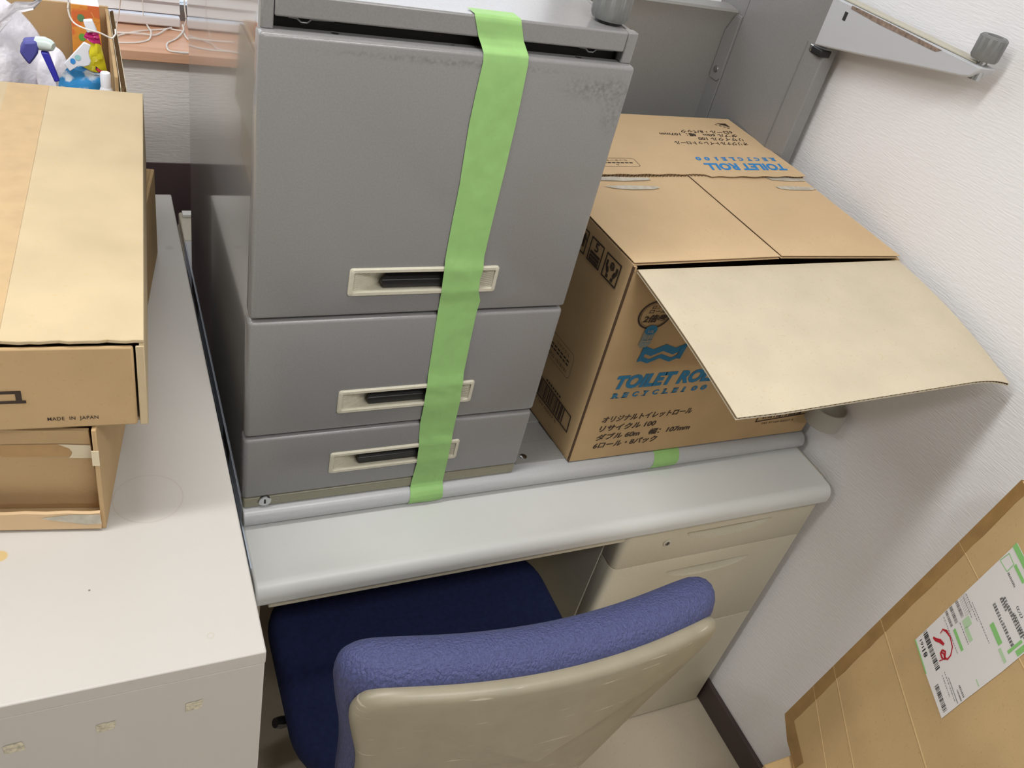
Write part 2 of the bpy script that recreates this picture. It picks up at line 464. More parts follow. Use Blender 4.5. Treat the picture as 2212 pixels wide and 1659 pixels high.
part('cord', MB().tube(smooth_path(c5), .0017), M_cord, label='short white cord end slipping behind the drawer cabinet', cat='cord', group='cords on the window sill')
c6p = [(.0440, .978, 1.12), (.0450, .974, 1.07), (.0470, .970, 1.045), (.0440, .975, 1.03), (.0442, .9765, 1.0195)]
part('cord', MB().tube(smooth_path(c6p), .0014), M_cord, label='white pull cord hanging down in the gap between the blinds', cat='cord', group='cords on the window sill')

# ================================================================== WHITE CABINET (left)
XL, YLF, YLB, ZL = -.031, -.4686, .4801, .8985
t = thing('storage_cabinet', 'low off-white steel cabinet at left with two cartons on its top', 'cabinet', (-.49, 0, FZ))
part('body', MB().box(-.95, XL-.0008, YLF+.0012, YLB, FZ, ZL-.0208), M_cab, t, bevel=.0012)
top = part('top_panel', MB().box(-.95, XL, YLF, YLB, ZL-.020, ZL), M_cab.copy(), t, bevel=.0018)
mt = top.data.materials[0]; MATS['cab_top'] = mt
blot, bs, LK = stain_ring(mt)
src = bs.inputs['Base Color'].links[0].from_socket
def rel(x, y): return (x+.49, y, ZL-FZ)
src = blot(src, rel(-.122, -.2415), .0362, .0366, .0012, .2, (150, 130, 112))
src = blot(src, rel(-.0797, -.4376), .0028, .0034, .0008, .35, (170, 166, 140))
src = blot(src, rel(-.1848, -.3573), 0, .0008, .0005, .9, (90, 84, 76))
src = blot(src, rel(-.264, -.296), 0, .006, .002, .8, (196, 166, 96))
src = blot(src, rel(-.05, .30), 0, .004, .004, .35, (150, 146, 140))
LK.new(src, bs.inputs['Base Color'])
fr = Frame((0, YLF+.0012, 0), (1, 0, 0), (0, 0, 1), (0, -1, 0), .0005)
for cx, cz, s1 in ((-.0989, .8300, 3), (-.1791, .8272, 5), (-.2562, .8265, 8)):
    mb = MB(); rnd = random.Random(s1); pts = []
    for (a, b) in ((-1, -1), (-.3, -1.05), (.4, -.95), (1, -.9), (1.02, 0), (.96, 1), (.2, .9), (-.4, 1.05), (-1, .9), (-1.05, .1)):
        pts.append((cx+a*.0078+rnd.uniform(-.0009, .0009), cz+b*.0074+a*.0006+rnd.uniform(-.0007, .0007)))
    fr.poly(mb, pts)
    part('tape_residue', mb, M_resid, t, smooth=None, label='patch of old yellowed tape glue')

# ================================================================== LOWER CARTON (open end)
def rot_root(name, label, cat, base, ang, group=None):
    m = Matrix.Translation(Vector(base)) @ Matrix.Rotation(ang, 4, 'Z')
    return thing(name, label, cat, base, group, m)
# local frame: x to the left is negative, origin at the front right bottom corner
a1 = -math.atan2(.0975, .565)
t = rot_root('carton', 'lower kraft carton on the white cabinet with its near end open and a peeled tape', 'carton', (-.166, -.2785, ZL+.0005), a1, 'cartons on the white cabinet')
LW, LL, LH, TK = .31, .573, .1415, .0045
b = MB()
b.box(-TK, 0, 0, LL, 0, LH).box(-LW, -LW+TK, 0, LL, 0, LH).box(-LW+TK, -TK, LL-TK, LL, 0, LH)
b.box(-LW+TK, -TK, .004, LL-TK, 0, TK).box(-LW+TK, -TK, .030, LL-TK, LH-TK, LH)
part('body', b, M_kraft, t, bevel=.0012, local=True)
part('inner_end_panel', MB().prism([(.026, .005), (.0055, .1355), (.0095, .1365), (.030, .006)], lambda u, v, w: (w, u, v), -LW+TK, -TK-.0035), M_kraft, t, local=True)
lip = MB(); n = 30
rows = []
for zz in (0, 1):
    rows.append([(-LW+.004+(LW-.008)*i/n, -.0035, (.004+(.0055 if 12 < i < 18 else (.003 if i in (12, 18) else 0))) if zz == 0 else .0275+.0007*sin(i*1.7)) for i in range(n+1)])
lip.grid(rows); rows2 = [[(p[0], .0005, p[2]) for p in r] for r in rows]; lip.grid(rows2)
lip.grid([rows[1], rows2[1]]); lip.grid([rows[0], rows2[0]]); lip.quad(rows[0][0], rows[1][0], rows2[1][0], rows2[0][0]); lip.quad(rows[0][-1], rows[1][-1], rows2[1][-1], rows2[0][-1])
part('bottom_flap', lip, mat('kraft_lip', (206, 178, 140), .85), t, local=True)
fl = Frame((0, -.0035, 0), (1, 0, 0), (0, 0, 1), (0, -1, 0), .0005)
mb = MB(); fl.poly(mb, [(-.060, .0215), (-.050, .0235), (-.030, .0265), (-.004, .0262), (-.003, .012), (-.018, .011), (-.035, .015), (-.05, .018)])
part('torn_patch', mb, M_torn, t, local=True, smooth=None, label='torn pale paper patch')
fl2 = Frame((0, .026, .005), (1, 0, 0), (0, -.0205, .1305), (0, -1, -.157), .0006)
mb = MB(); fl2.poly(mb, [(-.094, .1095), (-.034, .1120), (-.028, .106), (-.0255, .099), (-.0265, .0925), (-.089, .0905)])
part('tape_strip', mb, M_brtape, t, local=True, smooth=None, label='brown tape strip')
mb = MB(); fl2.poly(mb, [(-.037, .1122), (-.008, .1110), (-.008, .0900), (-.0295, .0900), (-.027, .0945), (-.0255, .0995), (-.0275, .1055)], 1.6)
mb.box(-.0062, .0005, -.0006, .0004, .094, .114)
part('tape_end', mb, M_clear, t, local=True, smooth=None, label='torn clear tape end')

# ================================================================== UPPER CARTON (closed)
a2 = -math.atan2(.0405, .583)
t = rot_root('carton', 'upper kraft carton marked MADE IN JAPAN, closed, with tape along its lid', 'carton', (-.1185, -.278, 1.0425), a2, 'cartons on the white cabinet')
UW, UL, UH = .31, .584, .104
b = MB()
b.box(-TK, 0, .0005, UL, 0, UH-TK).box(-UW, -UW+TK, .0005, UL, 0, UH-TK).box(-UW+TK, -TK, UL-TK, UL, 0, UH-TK)
b.box(-UW+TK, -TK, .006, UL-TK, 0, TK)
b.box(-.0075, 0, -.0005, .0015, 0, UH-.007)
part('body', b, M_kraftl, t, bevel=.0015, local=True)
part('end_flap', MB().box(-UW+.001, -.0095, -.0008, .0038, .0005, UH-.0075), M_kraft, t, bevel=.0022, local=True)
lid = MB(); n = 40
lo = [(-UW+UW*i/n, .0006+.0007*sin(i*2.3)+.0006*sin(i*5.1), 0) for i in range(n+1)]
for z0, z1 in ((UH-TK+.0004, UH),):
    A_ = [(p[0], p[1], z0) for p in lo]; B_ = [(p[0], p[1], z1) for p in lo]
    A2 = [(p[0], UL, z0) for p in lo]; B2 = [(p[0], UL, z1) for p in lo]
    lid.grid([A_, B_, B2, A2, A_])
    lid.quad(A_[0], B_[0], B2[0], A2[0]); lid.quad(A_[-1], B_[-1], B2[-1], A2[-1])
part('lid', lid, M_kraftl, t, local=True, bevel=.0008, smooth=30)
e = MB(); K = 240
e.grid([[(-UW+UW*i/K, .0018+q, UH-TK/2+.0017*sin(2*pi*i/6)) for i in range(K+1)] for q in (-.0004, .012)])
part('lid_corrugation', e, M_flute, t, local=True)
mb = MB().add([(-.165, .0015, UH+.0004), (-.117, .0015, UH+.0004), (-.117, UL-.002, UH+.0004), (-.165, UL-.002, UH+.0004)], [(0, 1, 2, 3)])
part('tape', mb, M_brtape2, t, local=True, smooth=None, label='strip of brown paper tape along the lid')
fu = Frame((0, -.0008, 0), (1, 0, 0), (0, 0, 1), (0, -1, 0), .0006)
mb = MB(); write(mb, fu, 'MADE  IN  JAPAN', -.0875, .0098, .0435, .0056, bold=.012, spacing=1.1)
part('printed_text', mb, M_ink, t, local=True, smooth=None)
mb = MB()
fu.poly(mb, [(-.135, .0490), (-.1055, .0490), (-.1055, .0375), (-.1105, .0375), (-.1105, .0455), (-.135, .0455)])
fu.rect(mb, -.135, .034, -.1025, .0375)
part('printed_mark', mb, M_ink, t, local=True, smooth=None)

# ================================================================== OPEN CARTON AT THE BACK
t = thing('open_carton', 'open kraft carton below the blind, filled with cleaning supplies and a white bag', 'carton', (-.27, .50, ZL+.0005))
X0, X1, Y0, Y1, Z0, Z1 = -.45, -.107, .345, .655, ZL+.0005, 1.150
b = MB()
b.box(X0, X1, Y0, Y0+.005, Z0, 1.128).box(X0, X1, Y1-.005, Y1, Z0, Z1+.003).box(X0, X0+.005, Y0+.005, Y1-.005, Z0, Z1)
b.box(X1-.005, X1, Y0+.005, Y1-.005, Z0, Z1).box(X0+.005, X1-.005, Y0+.005, Y1-.005, Z0, Z0+.005)
part('body', b, M_kraft, t, bevel=.001)
flap_sheet('side_flap', (-.0945, .312, 1.015), (-.0945, .648, 1.015), (-.0995, .645, 1.150), (-.0990, .312, 1.1505), .0068, M_kraftin, t, waves=44, nu=20, nv=4, side=-1)

# ------------------------------------------------------------------ things inside the open carton
# orange packet
t = thing('cardboard_packet', 'tall orange printed packet standing in the open carton', 'box', (-.146, .60, Z0+.006))
b = MB().hexa([(-.171, .585, .95), (-.122, .585, .95), (-.122, .61, .95), (-.171, .61, .95), (-.1622, .60, 1.168), (-.1215, .60, 1.167), (-.1215, .625, 1.167), (-.1622, .625, 1.168)])
part('body', b, M_orange, t, bevel=.001)
b = MB().hexa([(-.1622, .6005, 1.168), (-.1215, .6005, 1.167), (-.1215, .6245, 1.167), (-.1622, .6245, 1.168), (-.1605, .61, 1.18), (-.1235, .61, 1.181), (-.1235, .618, 1.181), (-.1605, .618, 1.18)])
part('white_top', b, M_pwh, t)
yd = Vector((.0044, .015, .218)).normalized(); fo = Frame((-.167, .59165, 1.05), (1, 0, 0), yd, (0, -1, .07), .0006)
mb = MB(); fo.disc(mb, .016, .068, .0052, .0058); part('printed_emblem', mb, M_gr, t, smooth=None)
mb = MB(); fo.disc(mb, .0155, .098, .0052, .0058); part('printed_emblem', mb, M_tealp, t, smooth=None)
mb = MB(); fo.stroke(mb, [(.031, .108), (.035, .100), (.031, .0955), (.041, .094), (.033, .088), (.0405, .078)], .0012); part('printed_line', mb, M_orl, t, smooth=None)
mb = MB()
for k in range(7): fo.rect(mb, .0125, .012+k*.0065, .0152, .0165+k*.0065)
part('printed_marks', mb, M_ink, t, smooth=None)

# refill pouch
t = thing('refill_pouch', 'yellow and blue refill pouch with a white spout corner leaning in the open carton', 'pouch', (-.145, .43, Z0+.006))
def pouch_grid(L_, R_, y0, bul, nz=10, nx=8, dy=0):
    """lists of (x,z) up the left and right edges"""
    def lerp(P, q):
        k = q*(len(P)-1); i = min(int(k), len(P)-2); f = k-i
        return (P[i][0]*(1-f)+P[i+1][0]*f, P[i][1]*(1-f)+P[i+1][1]*f)
    F = []; B = []
    for j in range(nz+1):
        q = j/nz; a = lerp(L_, q); c = lerp(R_, q); rf = []; rb = []
        for i in range(nx+1):
            s = i/nx; x = a[0]*(1-s)+c[0]*s; z = a[1]*(1-s)+c[1]*s
            th = bul*sin(pi*s)**.7*(1-q*.55)+.0006
            w = .0015*sin(9*s+6*q)+.001*sin(17*q-5*s)
            rf.append((x, y0+dy*q-th+w, z)); rb.append((x, y0+dy*q+th+w, z))
        F.append(rf); B.append(rb)
    m = MB().grid(F).grid(B); m.grid([[F[j][0] for j in range(nz+1)], [B[j][0] for j in range(nz+1)]]); m.grid([[F[j][-1] for j in range(nz+1)], [B[j][-1] for j in range(nz+1)]])
    m.grid([F[-1], B[-1]]); return m
part('blue_body', pouch_grid([(-.185, 1.00), (-.188, 1.106), (-.172, 1.131), (-.160, 1.137)], [(-.114, 1.00), (-.1150, 1.106), (-.1175, 1.119), (-.119, 1.124)], .43, .018), M_pbl, t)
part('yellow_body', pouch_grid([(-.160, 1.137), (-.1455, 1.141), (-.1425, 1.150), (-.139, 1.171)], [(-.119, 1.124), (-.1215, 1.142), (-.1235, 1.155), (-.1262, 1.167)], .43, .011), M_pye, t)
part('magenta_top', pouch_grid([(-.1475, 1.175), (-.145, 1.180), (-.1435, 1.183)], [(-.1250, 1.165), (-.1266, 1.176), (-.1275, 1.184)], .43, .0045), M_pmag, t)
part('white_cap_tab', MB().hexa([(-.1425, .424, 1.183), (-.1290, .424, 1.187), (-.1290, .432, 1.187), (-.1425, .432, 1.183), (-.1465, .424, 1.2005), (-.1345, .424, 1.2025), (-.1345, .432, 1.2025), (-.1465, .432, 1.2005)]), M_pwh, t, bevel=.0015)
part('spout_corner', MB().prism([(-.1762, 1.1416), (-.1695, 1.131), (-.158, 1.1395), (-.1495, 1.1395), (-.1425, 1.1425), (-.1405, 1.1485), (-.1425, 1.1555), (-.1425, 1.162), (-.139, 1.171), (-.1475, 1.1752)], lambda u, v, w: (u, w, v), .4085, .413), M_pwh, t, bevel=.001)
fp = Frame((0, .4085, 0), (1, 0, 0), (0, 0, 1), (0, -1, 0), .0006)
mb = MB(); fp.disc(mb, -.1643, 1.1467, .0035, .0042); part('printed_drop', mb, M_sky, t, smooth=None)
mb = MB(); fp.disc(mb, -.1575, 1.1525, .004, .0042); part('printed_drop', mb, M_aqua, t, smooth=None)
fp2 = Frame((0, .402, 0), (1, 0, 0), (0, 0, 1), (0, -1, 0), .0006)
mb = MB(); fp2.poly(mb, [(-.1350, 1.1445), (-.1205, 1.1320), (-.1190, 1.1265), (-.1225, 1.1270), (-.1355, 1.1390)]); part('printed_panel', mb, M_pdk, t, smooth=None)
mb = MB(); fp2.stroke(mb, [(-.1335, 1.1412), (-.1300, 1.1370), (-.1285, 1.1385), (-.1255, 1.1330), (-.1235, 1.1340), (-.1208, 1.1290)], .0032, 1.8); part('printed_band', mb, M_pred, t, smooth=None)

# small white cap in front
t = thing('bottle', 'white bottle cap showing at the near right corner of the open carton', 'bottle', (-.1225, .372, Z0+.006))
part('bottle_body', MB().lathe([(.001, 0), (.0108, 0), (.0112, .005), (.0112, .19), (.0095, .215), (.0068, .222)], (-.1235, .372, Z0+.006)), M_pwh, t)
part('cap', MB().lathe([(.0072, 0), (.0072, .018), (.0062, .0205), (0.0005, .0207)], (-.1235, .372, 1.1265)), M_pwh, t)

# spray bottle
t = thing('spray_bottle', 'trigger spray bottle with dark blue head and lever inside the open carton', 'bottle', (-.207, .42, Z0+.006))
part('bottle_body', MB().lathe([(.001, 0), (.030, 0), (.032, .008), (.031, .11), (.022, .145), (.012, .172), (.011, .188)], (-.2085, .436, Z0+.0055)), M_bag, t)
part('head', MB().prism([(-.2248, 1.169), (-.2073, 1.1718), (-.2060, 1.1620), (-.2080, 1.1540), (-.2121, 1.1476), (-.2205, 1.1365), (-.2270, 1.1465), (-.2308, 1.1542), (-.2285, 1.1605), (-.2260, 1.1640)], lambda u, v, w: (u, w, v), .405, .428), M_trig2, t, bevel=.003)
part('collar', MB().cyl((-.2078, .416, 1.166), (-.2010, .413, 1.1665), .0095, .009), M_nozz, t)
part('nozzle', MB().tube([(-.206, .416, 1.166), (-.199, .412, 1.1672), (-.191, .408, 1.1665), (-.1875, .406, 1.1655)], [.0092, .0098, .0082, .006], 16), M_nozz, t)
part('trigger_lever', MB().hexa([(-.1903, .396, 1.118), (-.1833, .396, 1.1203), (-.1833, .403, 1.1203), (-.1903, .403, 1.118), (-.2045, .405, 1.1570), (-.1943, .405, 1.1570), (-.1943, .414, 1.1570), (-.2045, .414, 1.1570)]), M_trig, t, bevel=.0015)

# plastic bag: rumpled, knotted towards a handle
t = thing('plastic_bag', 'white plastic shopping bag bulging out of the open carton with one handle up', 'bag', (-.26, .47, Z0+.03))
def bag_blob(c, r, seed, amp, nu=40, nv=24, pw=1.):
    rnd = random.Random(seed); ph = [rnd.uniform(0, 6.28) for _ in range(8)]; rows = []
    for j in range(nv+1):
        th = pi*j/nv; row = []
        for i in range(nu):
            a = 2*pi*i/nu
            k = 1+amp*(.5*sin(3*a+ph[0])*sin(th)+.35*sin(7*a+ph[1]+2*th)*sin(th)+.25*sin(13*a+ph[2])*sin(th)**2+.2*sin(5*th+ph[3]+a))
            row.append((c[0]+r[0]*k*sin(th)*cos(a), c[1]+r[1]*k*sin(th)*sin(a), c[2]+r[2]*k*cos(th)))
        rows.append(row)
    return MB().grid(rows, closed_u=True)
part('bag_body', bag_blob((-.283, .540, 1.088), (.074, .062, .100), 4, .15), M_bag, t, smooth=80)
part('loose_fold', bag_blob((-.196, .528, 1.075), (.026, .036, .048), 9, .18), M_bag, t, smooth=80)
hs = []
HP = [(-.262, .49, 1.150), (-.245, .48, 1.172), (-.2279, .49, 1.190), (-.2071, .495, 1.1935), (-.1967, .5, 1.203), (-.19, .51, 1.215)]
for i, p in enumerate(HP):
    w = [.020, .016, .010, .007, .006, .005][i]
    hs.append([(p[0]-w*.5, p[1]-.004+.003*sin(i*2+q*3), p[2]+w*(q/4-.5)*1.6) for q in range(5)])
hb = MB().grid(hs); hb.grid([[(x, y+.0012, z) for x, y, z in r] for r in hs])
part('handle', hb, M_bag, t, smooth=80)

# thin white cable draped over the carton
cp = [(-.1640, .42, 1.245), (-.1630, .42, 1.226), (-.1642, .42, 1.216), (-.1623, .42, 1.2043), (-.1556, .418, 1.1961), (-.1409, .416, 1.191), (-.126, .42, 1.1866), (-.1111, .425, 1.1788), (-.1060, .43, 1.1815), (-.1035, .47, 1.170), (-.1020, .52, 1.160)]
part('cable', MB().tube(smooth_path(cp), .0012), M_cord, label='thin white cable draped over the open carton in front of the orange packet', cat='cable')
cp = [(-.0735, .90, 1.13), (-.0775, .93, 1.08), (-.081, .945, 1.05), (-.0845, .95, 1.035), (-.088, .945, 1.0195)]
part('cable', MB().tube(smooth_path(cp), .0012), M_cord, label='thin white cord hanging straight down in front of the blind beside the open carton', cat='cable')

# ================================================================== LOWER DESK
DX0, DX1 = .0015, 1.036
t = thing('office_desk', 'grey-topped office desk standing on the floor with drawers at its right end', 'desk', (.52, .1, FZ))
prof = [(.600, .665), (.600, .700), (-.2275, .700)]
for k in range(1, 9):
    a = radians(90*k/8); prof.append((-.2275-.0185*sin(a), .700-.021*(1-cos(a))))
prof += [(-.2455, .6665), (-.240, .6625), (-.20, .6625)]
part('tabletop', MB().prism(prof, lambda u, v, w: (w, u, v), DX0, DX1), M_deskt, t, bevel=.004, seg=3)
part('edge_band', MB().box(DX0-.0006, DX0+.002, -.205, .600, .666, .699), M_blueedge, t)
part('edge_band', MB().box(DX1-.002, DX1+.0008, -.212, .600, .666, .699), M_ivory2, t)
for y0, y1 in ((.065, .145), (.460, .555)):
    part('edge_slot', MB().box(DX0-.0012, DX0+.002, y0, y1, .668, .697), M_black, t)
part('rear_cap', MB().box(DX0-.001, .9, .600, .735, .664, .698), M_ivory, t, bevel=.003)
part('front_rail', MB().box(.021, .602, -.236, -.216, .6455, .6625), M_ivory2, t, bevel=.002)
part('side_panel', MB().box(.000, .018, -.20, .44, FZ+.012, .6625), M_ivory2, t, bevel=.002)
part('modesty_panel', MB().box(.018, .606, .36, .372, .15, .6625), M_ivory2, t)
part('drawer_body', MB().box(.606, 1.032, -.191, .42, FZ+.006, .6625), M_ivory2, t, bevel=.002)
def ellip(c, r, nu=28, nv=14):
    return [[(c[0]+r[0]*sin(pi*j/nv)*cos(2*pi*i/nu), c[1]+r[1]*sin(pi*j/nv)*sin(2*pi*i/nu), c[2]+r[2]*cos(pi*j/nv)) for i in range(nu)] for j in range(nv+1)]
def scoop(xc, zc_, hw=.096, h=.025):
    pts = []
    for k in range(13):
        s = -1+2*k/12; pts.append((s, ))
    rows = []
    for k in range(25):
        s = -1+2*k/24; e = max(0., 1-abs(s)**2.4); hh = h*e**.6+1e-4; d = .038*e**.8+.0015
        rows.append([(xc+hw*s, -.2335, zc_+.002), (xc+hw*s, -.232+d*.9, zc_+.0015), (xc+hw*s, -.232+d, zc_-hh*.15), (xc+hw*s, -.232+d*.75, zc_-hh*.50), (xc+hw*s, -.232+d*.28, zc_-hh*.86), (xc+hw*s, -.2335, zc_-hh)])
    m = MB().grid(rows, closed_u=True)
    m.add(rows[0], [(0, 1, 2, 3, 4, 5)]); m.add(rows[-1], [(5, 4, 3, 2, 1, 0)])
    return m
zt_ = [(.5655, .6605), (.3215, .5635), (FZ+.004, .3195)]
for k, (z0, z1) in enumerate(zt_):
    cutm = scoop(.8345, .6315) if k == 0 else scoop(.831, .527) if k == 1 else None
    pr = [(.6065, -.1915), (.6065, -.218)]
    for q in range(7):
        a = radians(90*q/6); pr.append((.6065+.014*(1-cos(a)), -.218-.014*sin(a)))
    pr += [(1.0315, -.232), (1.0315, -.1915)]
    d = part('drawer', MB().prism(pr, lambda u, v, w: (u, v, w), z0, z1), M_ivory2, t, cut=cutm, smooth=35, bevel=.0012)
    if k == 0:
        part('lock', MB().lathe([(.0065, 0), (.0078, -.0005), (.0078, -.0016), (.006, -.0024), (.0005, -.0024)], (.7015, -.232, .6165), 'Y', 24), M_ivory, d)
        part('keyhole', MB().lathe([(.0045, 0), (.0045, -.0006), (.0003, -.0007)], (.7015, -.2344, .6165), 'Y', 20), M_screw, d)
        part('key_slot', MB().box(.7008, .7022, -.2356, -.2349, .6133, .6197), M_black, d)

# ================================================================== UPSIDE-DOWN DESK
t = thing('inverted_desk', 'grey steel desk lying upside down on the lower desk, one foot in the air', 'desk', (.52, .15, .7003))
prof = [(.600, .7003), (.600, .7345), (-.122, .7345)]
for k in range(1, 12):
    a = radians(180*k/12); prof.append((-.122-.0175*sin(a), .7175+.0171*cos(a)))
prof += [(-.122, .7003)]
part('tabletop', MB().prism(prof, lambda u, v, w: (w, u, v), DX0, DX1), mat('grey_edge_moulding', (178, 179, 180), .3, noise=(500, .04)), t, bevel=.0015)
part('edge_band', MB().box(DX0-.0006, DX0+.002, -.118, .600, .7012, .7335), M_blueedge, t)
for y0, y1 in ((-.005, .055), (.375, .475)):
    part('edge_slot', MB().box(DX0-.0012, DX0+.002, y0, y1, .704, .7325), M_black, t)
part('rear_cap', MB().box(DX0-.001, .9, .600, .715, .7008, .7355), M_ivory, t, bevel=.003)
part('rear_clip', MB().box(.0065, .03, .690, .708, .7356, .743), M_ivorywh, t, bevel=.001)
part('underside_pan', MB().box(.43, 1.03, -.112, -.066, .7346, .7365).box(.43, 1.03, -.066, -.02, .7346, .7352).box(.43, 1.03, -.02, .03, .7346, .7380).box(.43, 1.03, .03, .43, .7346, .7355), M_greydk, t, bevel=.0006)
part('pan_screw', MB().lathe([(.0062, 0), (.006, .0012), (.0035, .0022), (.0005, .0024)], (.4495, -.0985, .7365)), M_chrome, t)
# leg column: inner face x=.995, front corner chamfered
LXI, LXO = .995, 1.034
leg = MB().prism([(LXI, .229), (1.009, .194), (LXO, .192), (LXO, .500), (LXI, .500)], lambda u, v, w: (u, v, w), .7350, 1.424)
lg = part('leg', leg, M_grey, t, bevel=.002)
part('fold_line', MB().box(LXI-.0006, LXI+.0010, .2284, .2298, .74, 1.345), M_knob, lg)
part('seam_strip', MB().box(LXI-.0006, LXI+.001, .4150, .4162, .74, 1.424), M_knob, lg)
# foot: a tapering arm to the front
fp_ = [(.235, 1.3405), (.212, 1.3441), (.117, 1.3625), (.0, 1.387), (-.086, 1.4040), (-.100, 1.4085), (-.108, 1.419), (-.112, 1.4262), (-.10, 1.4266), (.0, 1.4255), (.195, 1.4245), (.235, 1.4240)]
ft = part('foot', MB().prism(fp_, lambda u, v, w: (w, u, v), 1.000, 1.032), M_foot, t, bevel=.003, seg=3)
part('foot_sole', MB().prism([(-.095, 1.4265), (-.095, 1.4295), (.228, 1.4280), (.228, 1.4245)], lambda u, v, w: (w, u, v), 1.004, 1.030), M_ivory, t, bevel=.001)
part('scuffed_edge', MB().prism([(.17, 1.4185), (.10, 1.4165), (-.025, 1.4180), (-.035, 1.4235), (.08, 1.4240), (.17, 1.4235)], lambda u, v, w: (w, u, v), .9994, 1.001), mat('scuffed_paint', (150, 128, 112), .7, noise=(160, .35)), ft, smooth=None)
part('slot_mark', MB().box(.9994, 1.001, .172, .179, 1.398, 1.4115), M_black, ft)
part('leg_bracket', MB().box(.998, 1.022, .192, .226, 1.330, 1.3425), M_black, t, bevel=.002)
part('bracket_clip', MB().box(.9975, 1.004, .2165, .2260, 1.331, 1.344), M_chrome, t, bevel=.002)
part('foot_insert', MB().cyl((1.012, -.0985, 1.4065), (1.012, -.0985, 1.424), .0095, .0095), M_chrome, t)
def leveler(name, c, h=.033, r=.020, lean=(0, 0)):
    m = MB(); n = 60; rows = []
    for rr, hh in ((.30, h*.75), (.50, h*.80), (.56, h), (.86, h), (1., h*.92), (1., h*.12), (.90, 0), (.1, 0)):
        ring = []
        for k in range(n):
            a = 2*pi*k/n; g = 1-(.085 if (k % 5 == 0) and rr > .9 else 0)
            ring.append((c[0]+r*rr*g*cos(a)+lean[0]*hh, c[1]+r*rr*g*sin(a)+lean[1]*hh, c[2]+hh))
        rows.append(ring)
    return m.grid(rows, closed_u=True)
part('leveling_foot', leveler('l', (1.0125, -.097, 1.4335)), M_knob, t, smooth=40)
part('leveler_stem', MB().cyl((1.0125, -.097, 1.42), (1.0125, -.097, 1.437), .006), M_chrome, t)
# back panel with its bent top flange, extruded along x
pp = [(.452, .7350), (.4535, 1.290), (.4350, 1.327), (.4370, 1.3315), (.475, 1.3335), (.475, 1.3305), (.440, 1.3285), (.459, 1.291), (.4575, .7350)]
mp_ = part('modesty_panel', MB().prism(pp, lambda u, v, w: (w, u, v), .428, .9945), M_greydk, t, smooth=30)
part('panel_bracket', MB().prism([(.4150, .80), (.4525, .80), (.4540, 1.290), (.4360, 1.325), (.4180, 1.325)], lambda u, v, w: (w, u, v), .9925, .9948), M_grey, t, bevel=.0008)
part('bracket_tab', MB().prism([(.418, 1.205), (.424, 1.198), (.446, 1.198), (.452, 1.205), (.452, 1.288), (.436, 1.322), (.418, 1.322)], lambda u, v, w: (w, u, v), .9905, .9925), M_grey, t, bevel=.0006)
part('screw', MB().lathe([(.0068, 0), (.0062, -.0018), (.003, -.003), (.0004, -.0032)], (.9905, .437, 1.218), 'X', 20), M_screw, t)

# ================================================================== DRAWER CABINET (upside down, part of the stack)
DW = .420
t = thing('drawer_cabinet', 'tall grey steel three-drawer cabinet turned upside down and held shut by green tape', 'cabinet', (.21, .18, .7348))
part('side_panel', MB().box(.0022, .0085, -.117, .490, .7352, 1.4195), M_greyside, t, bevel=.0022, seg=3, label='glossy left side panel')
part('side_panel', MB().box(DW-.0115, DW-.003, -.117, .490, .7352, 1.4195), M_grey, t, bevel=.002)
part('back_panel', MB().box(.0115, DW-.0115, .482, .489, .7352, 1.418), M_greydk, t)
part('top_plate', MB().box(.0125, DW-.0125, -.114, .482, 1.4145, 1.4195), M_grey, t, bevel=.001)
part('front_rail', MB().box(.0165, DW-.0165, -.1205, -.108, 1.3985, 1.4205), M_grey, t, bevel=.0022, seg=3)
part('corner_post', MB().box(DW-.0160, DW-.0025, -.1195, -.106, 1.386, 1.4205), M_grey, t, bevel=.0015)
part('corner_post', MB().box(.0045, .0160, -.1195, -.106, 1.386, 1.4205), M_grey, t, bevel=.0015)
part('interior_shade', MB().box(.012, DW-.012, -.098, -.094, .74, 1.414), M_dark, t)  # dark sheet behind the drawers, its colour stands in for shade inside
for xx in (.045, .365):
    part('runner_clip', MB().tube([(xx-.014, -.112, 1.3968), (xx-.006, -.112, 1.3962), (xx-.002, -.112, 1.393), (xx+.004, -.112, 1.393), (xx+.008, -.112, 1.3965), (xx+.03, -.112, 1.397)], .0009, 6), M_screw, t)
def rr2(w, h, r, n=5):
    P = []
    for cx, cz, a0 in ((w-r, h-r, 0), (-w+r, h-r, 90), (-w+r, -h+r, 180), (w-r, -h+r, 270)):
        for k in range(n+1):
            a = radians(a0+90*k/n); P.append((cx+r*cos(a), cz+r*sin(a)))
    return P
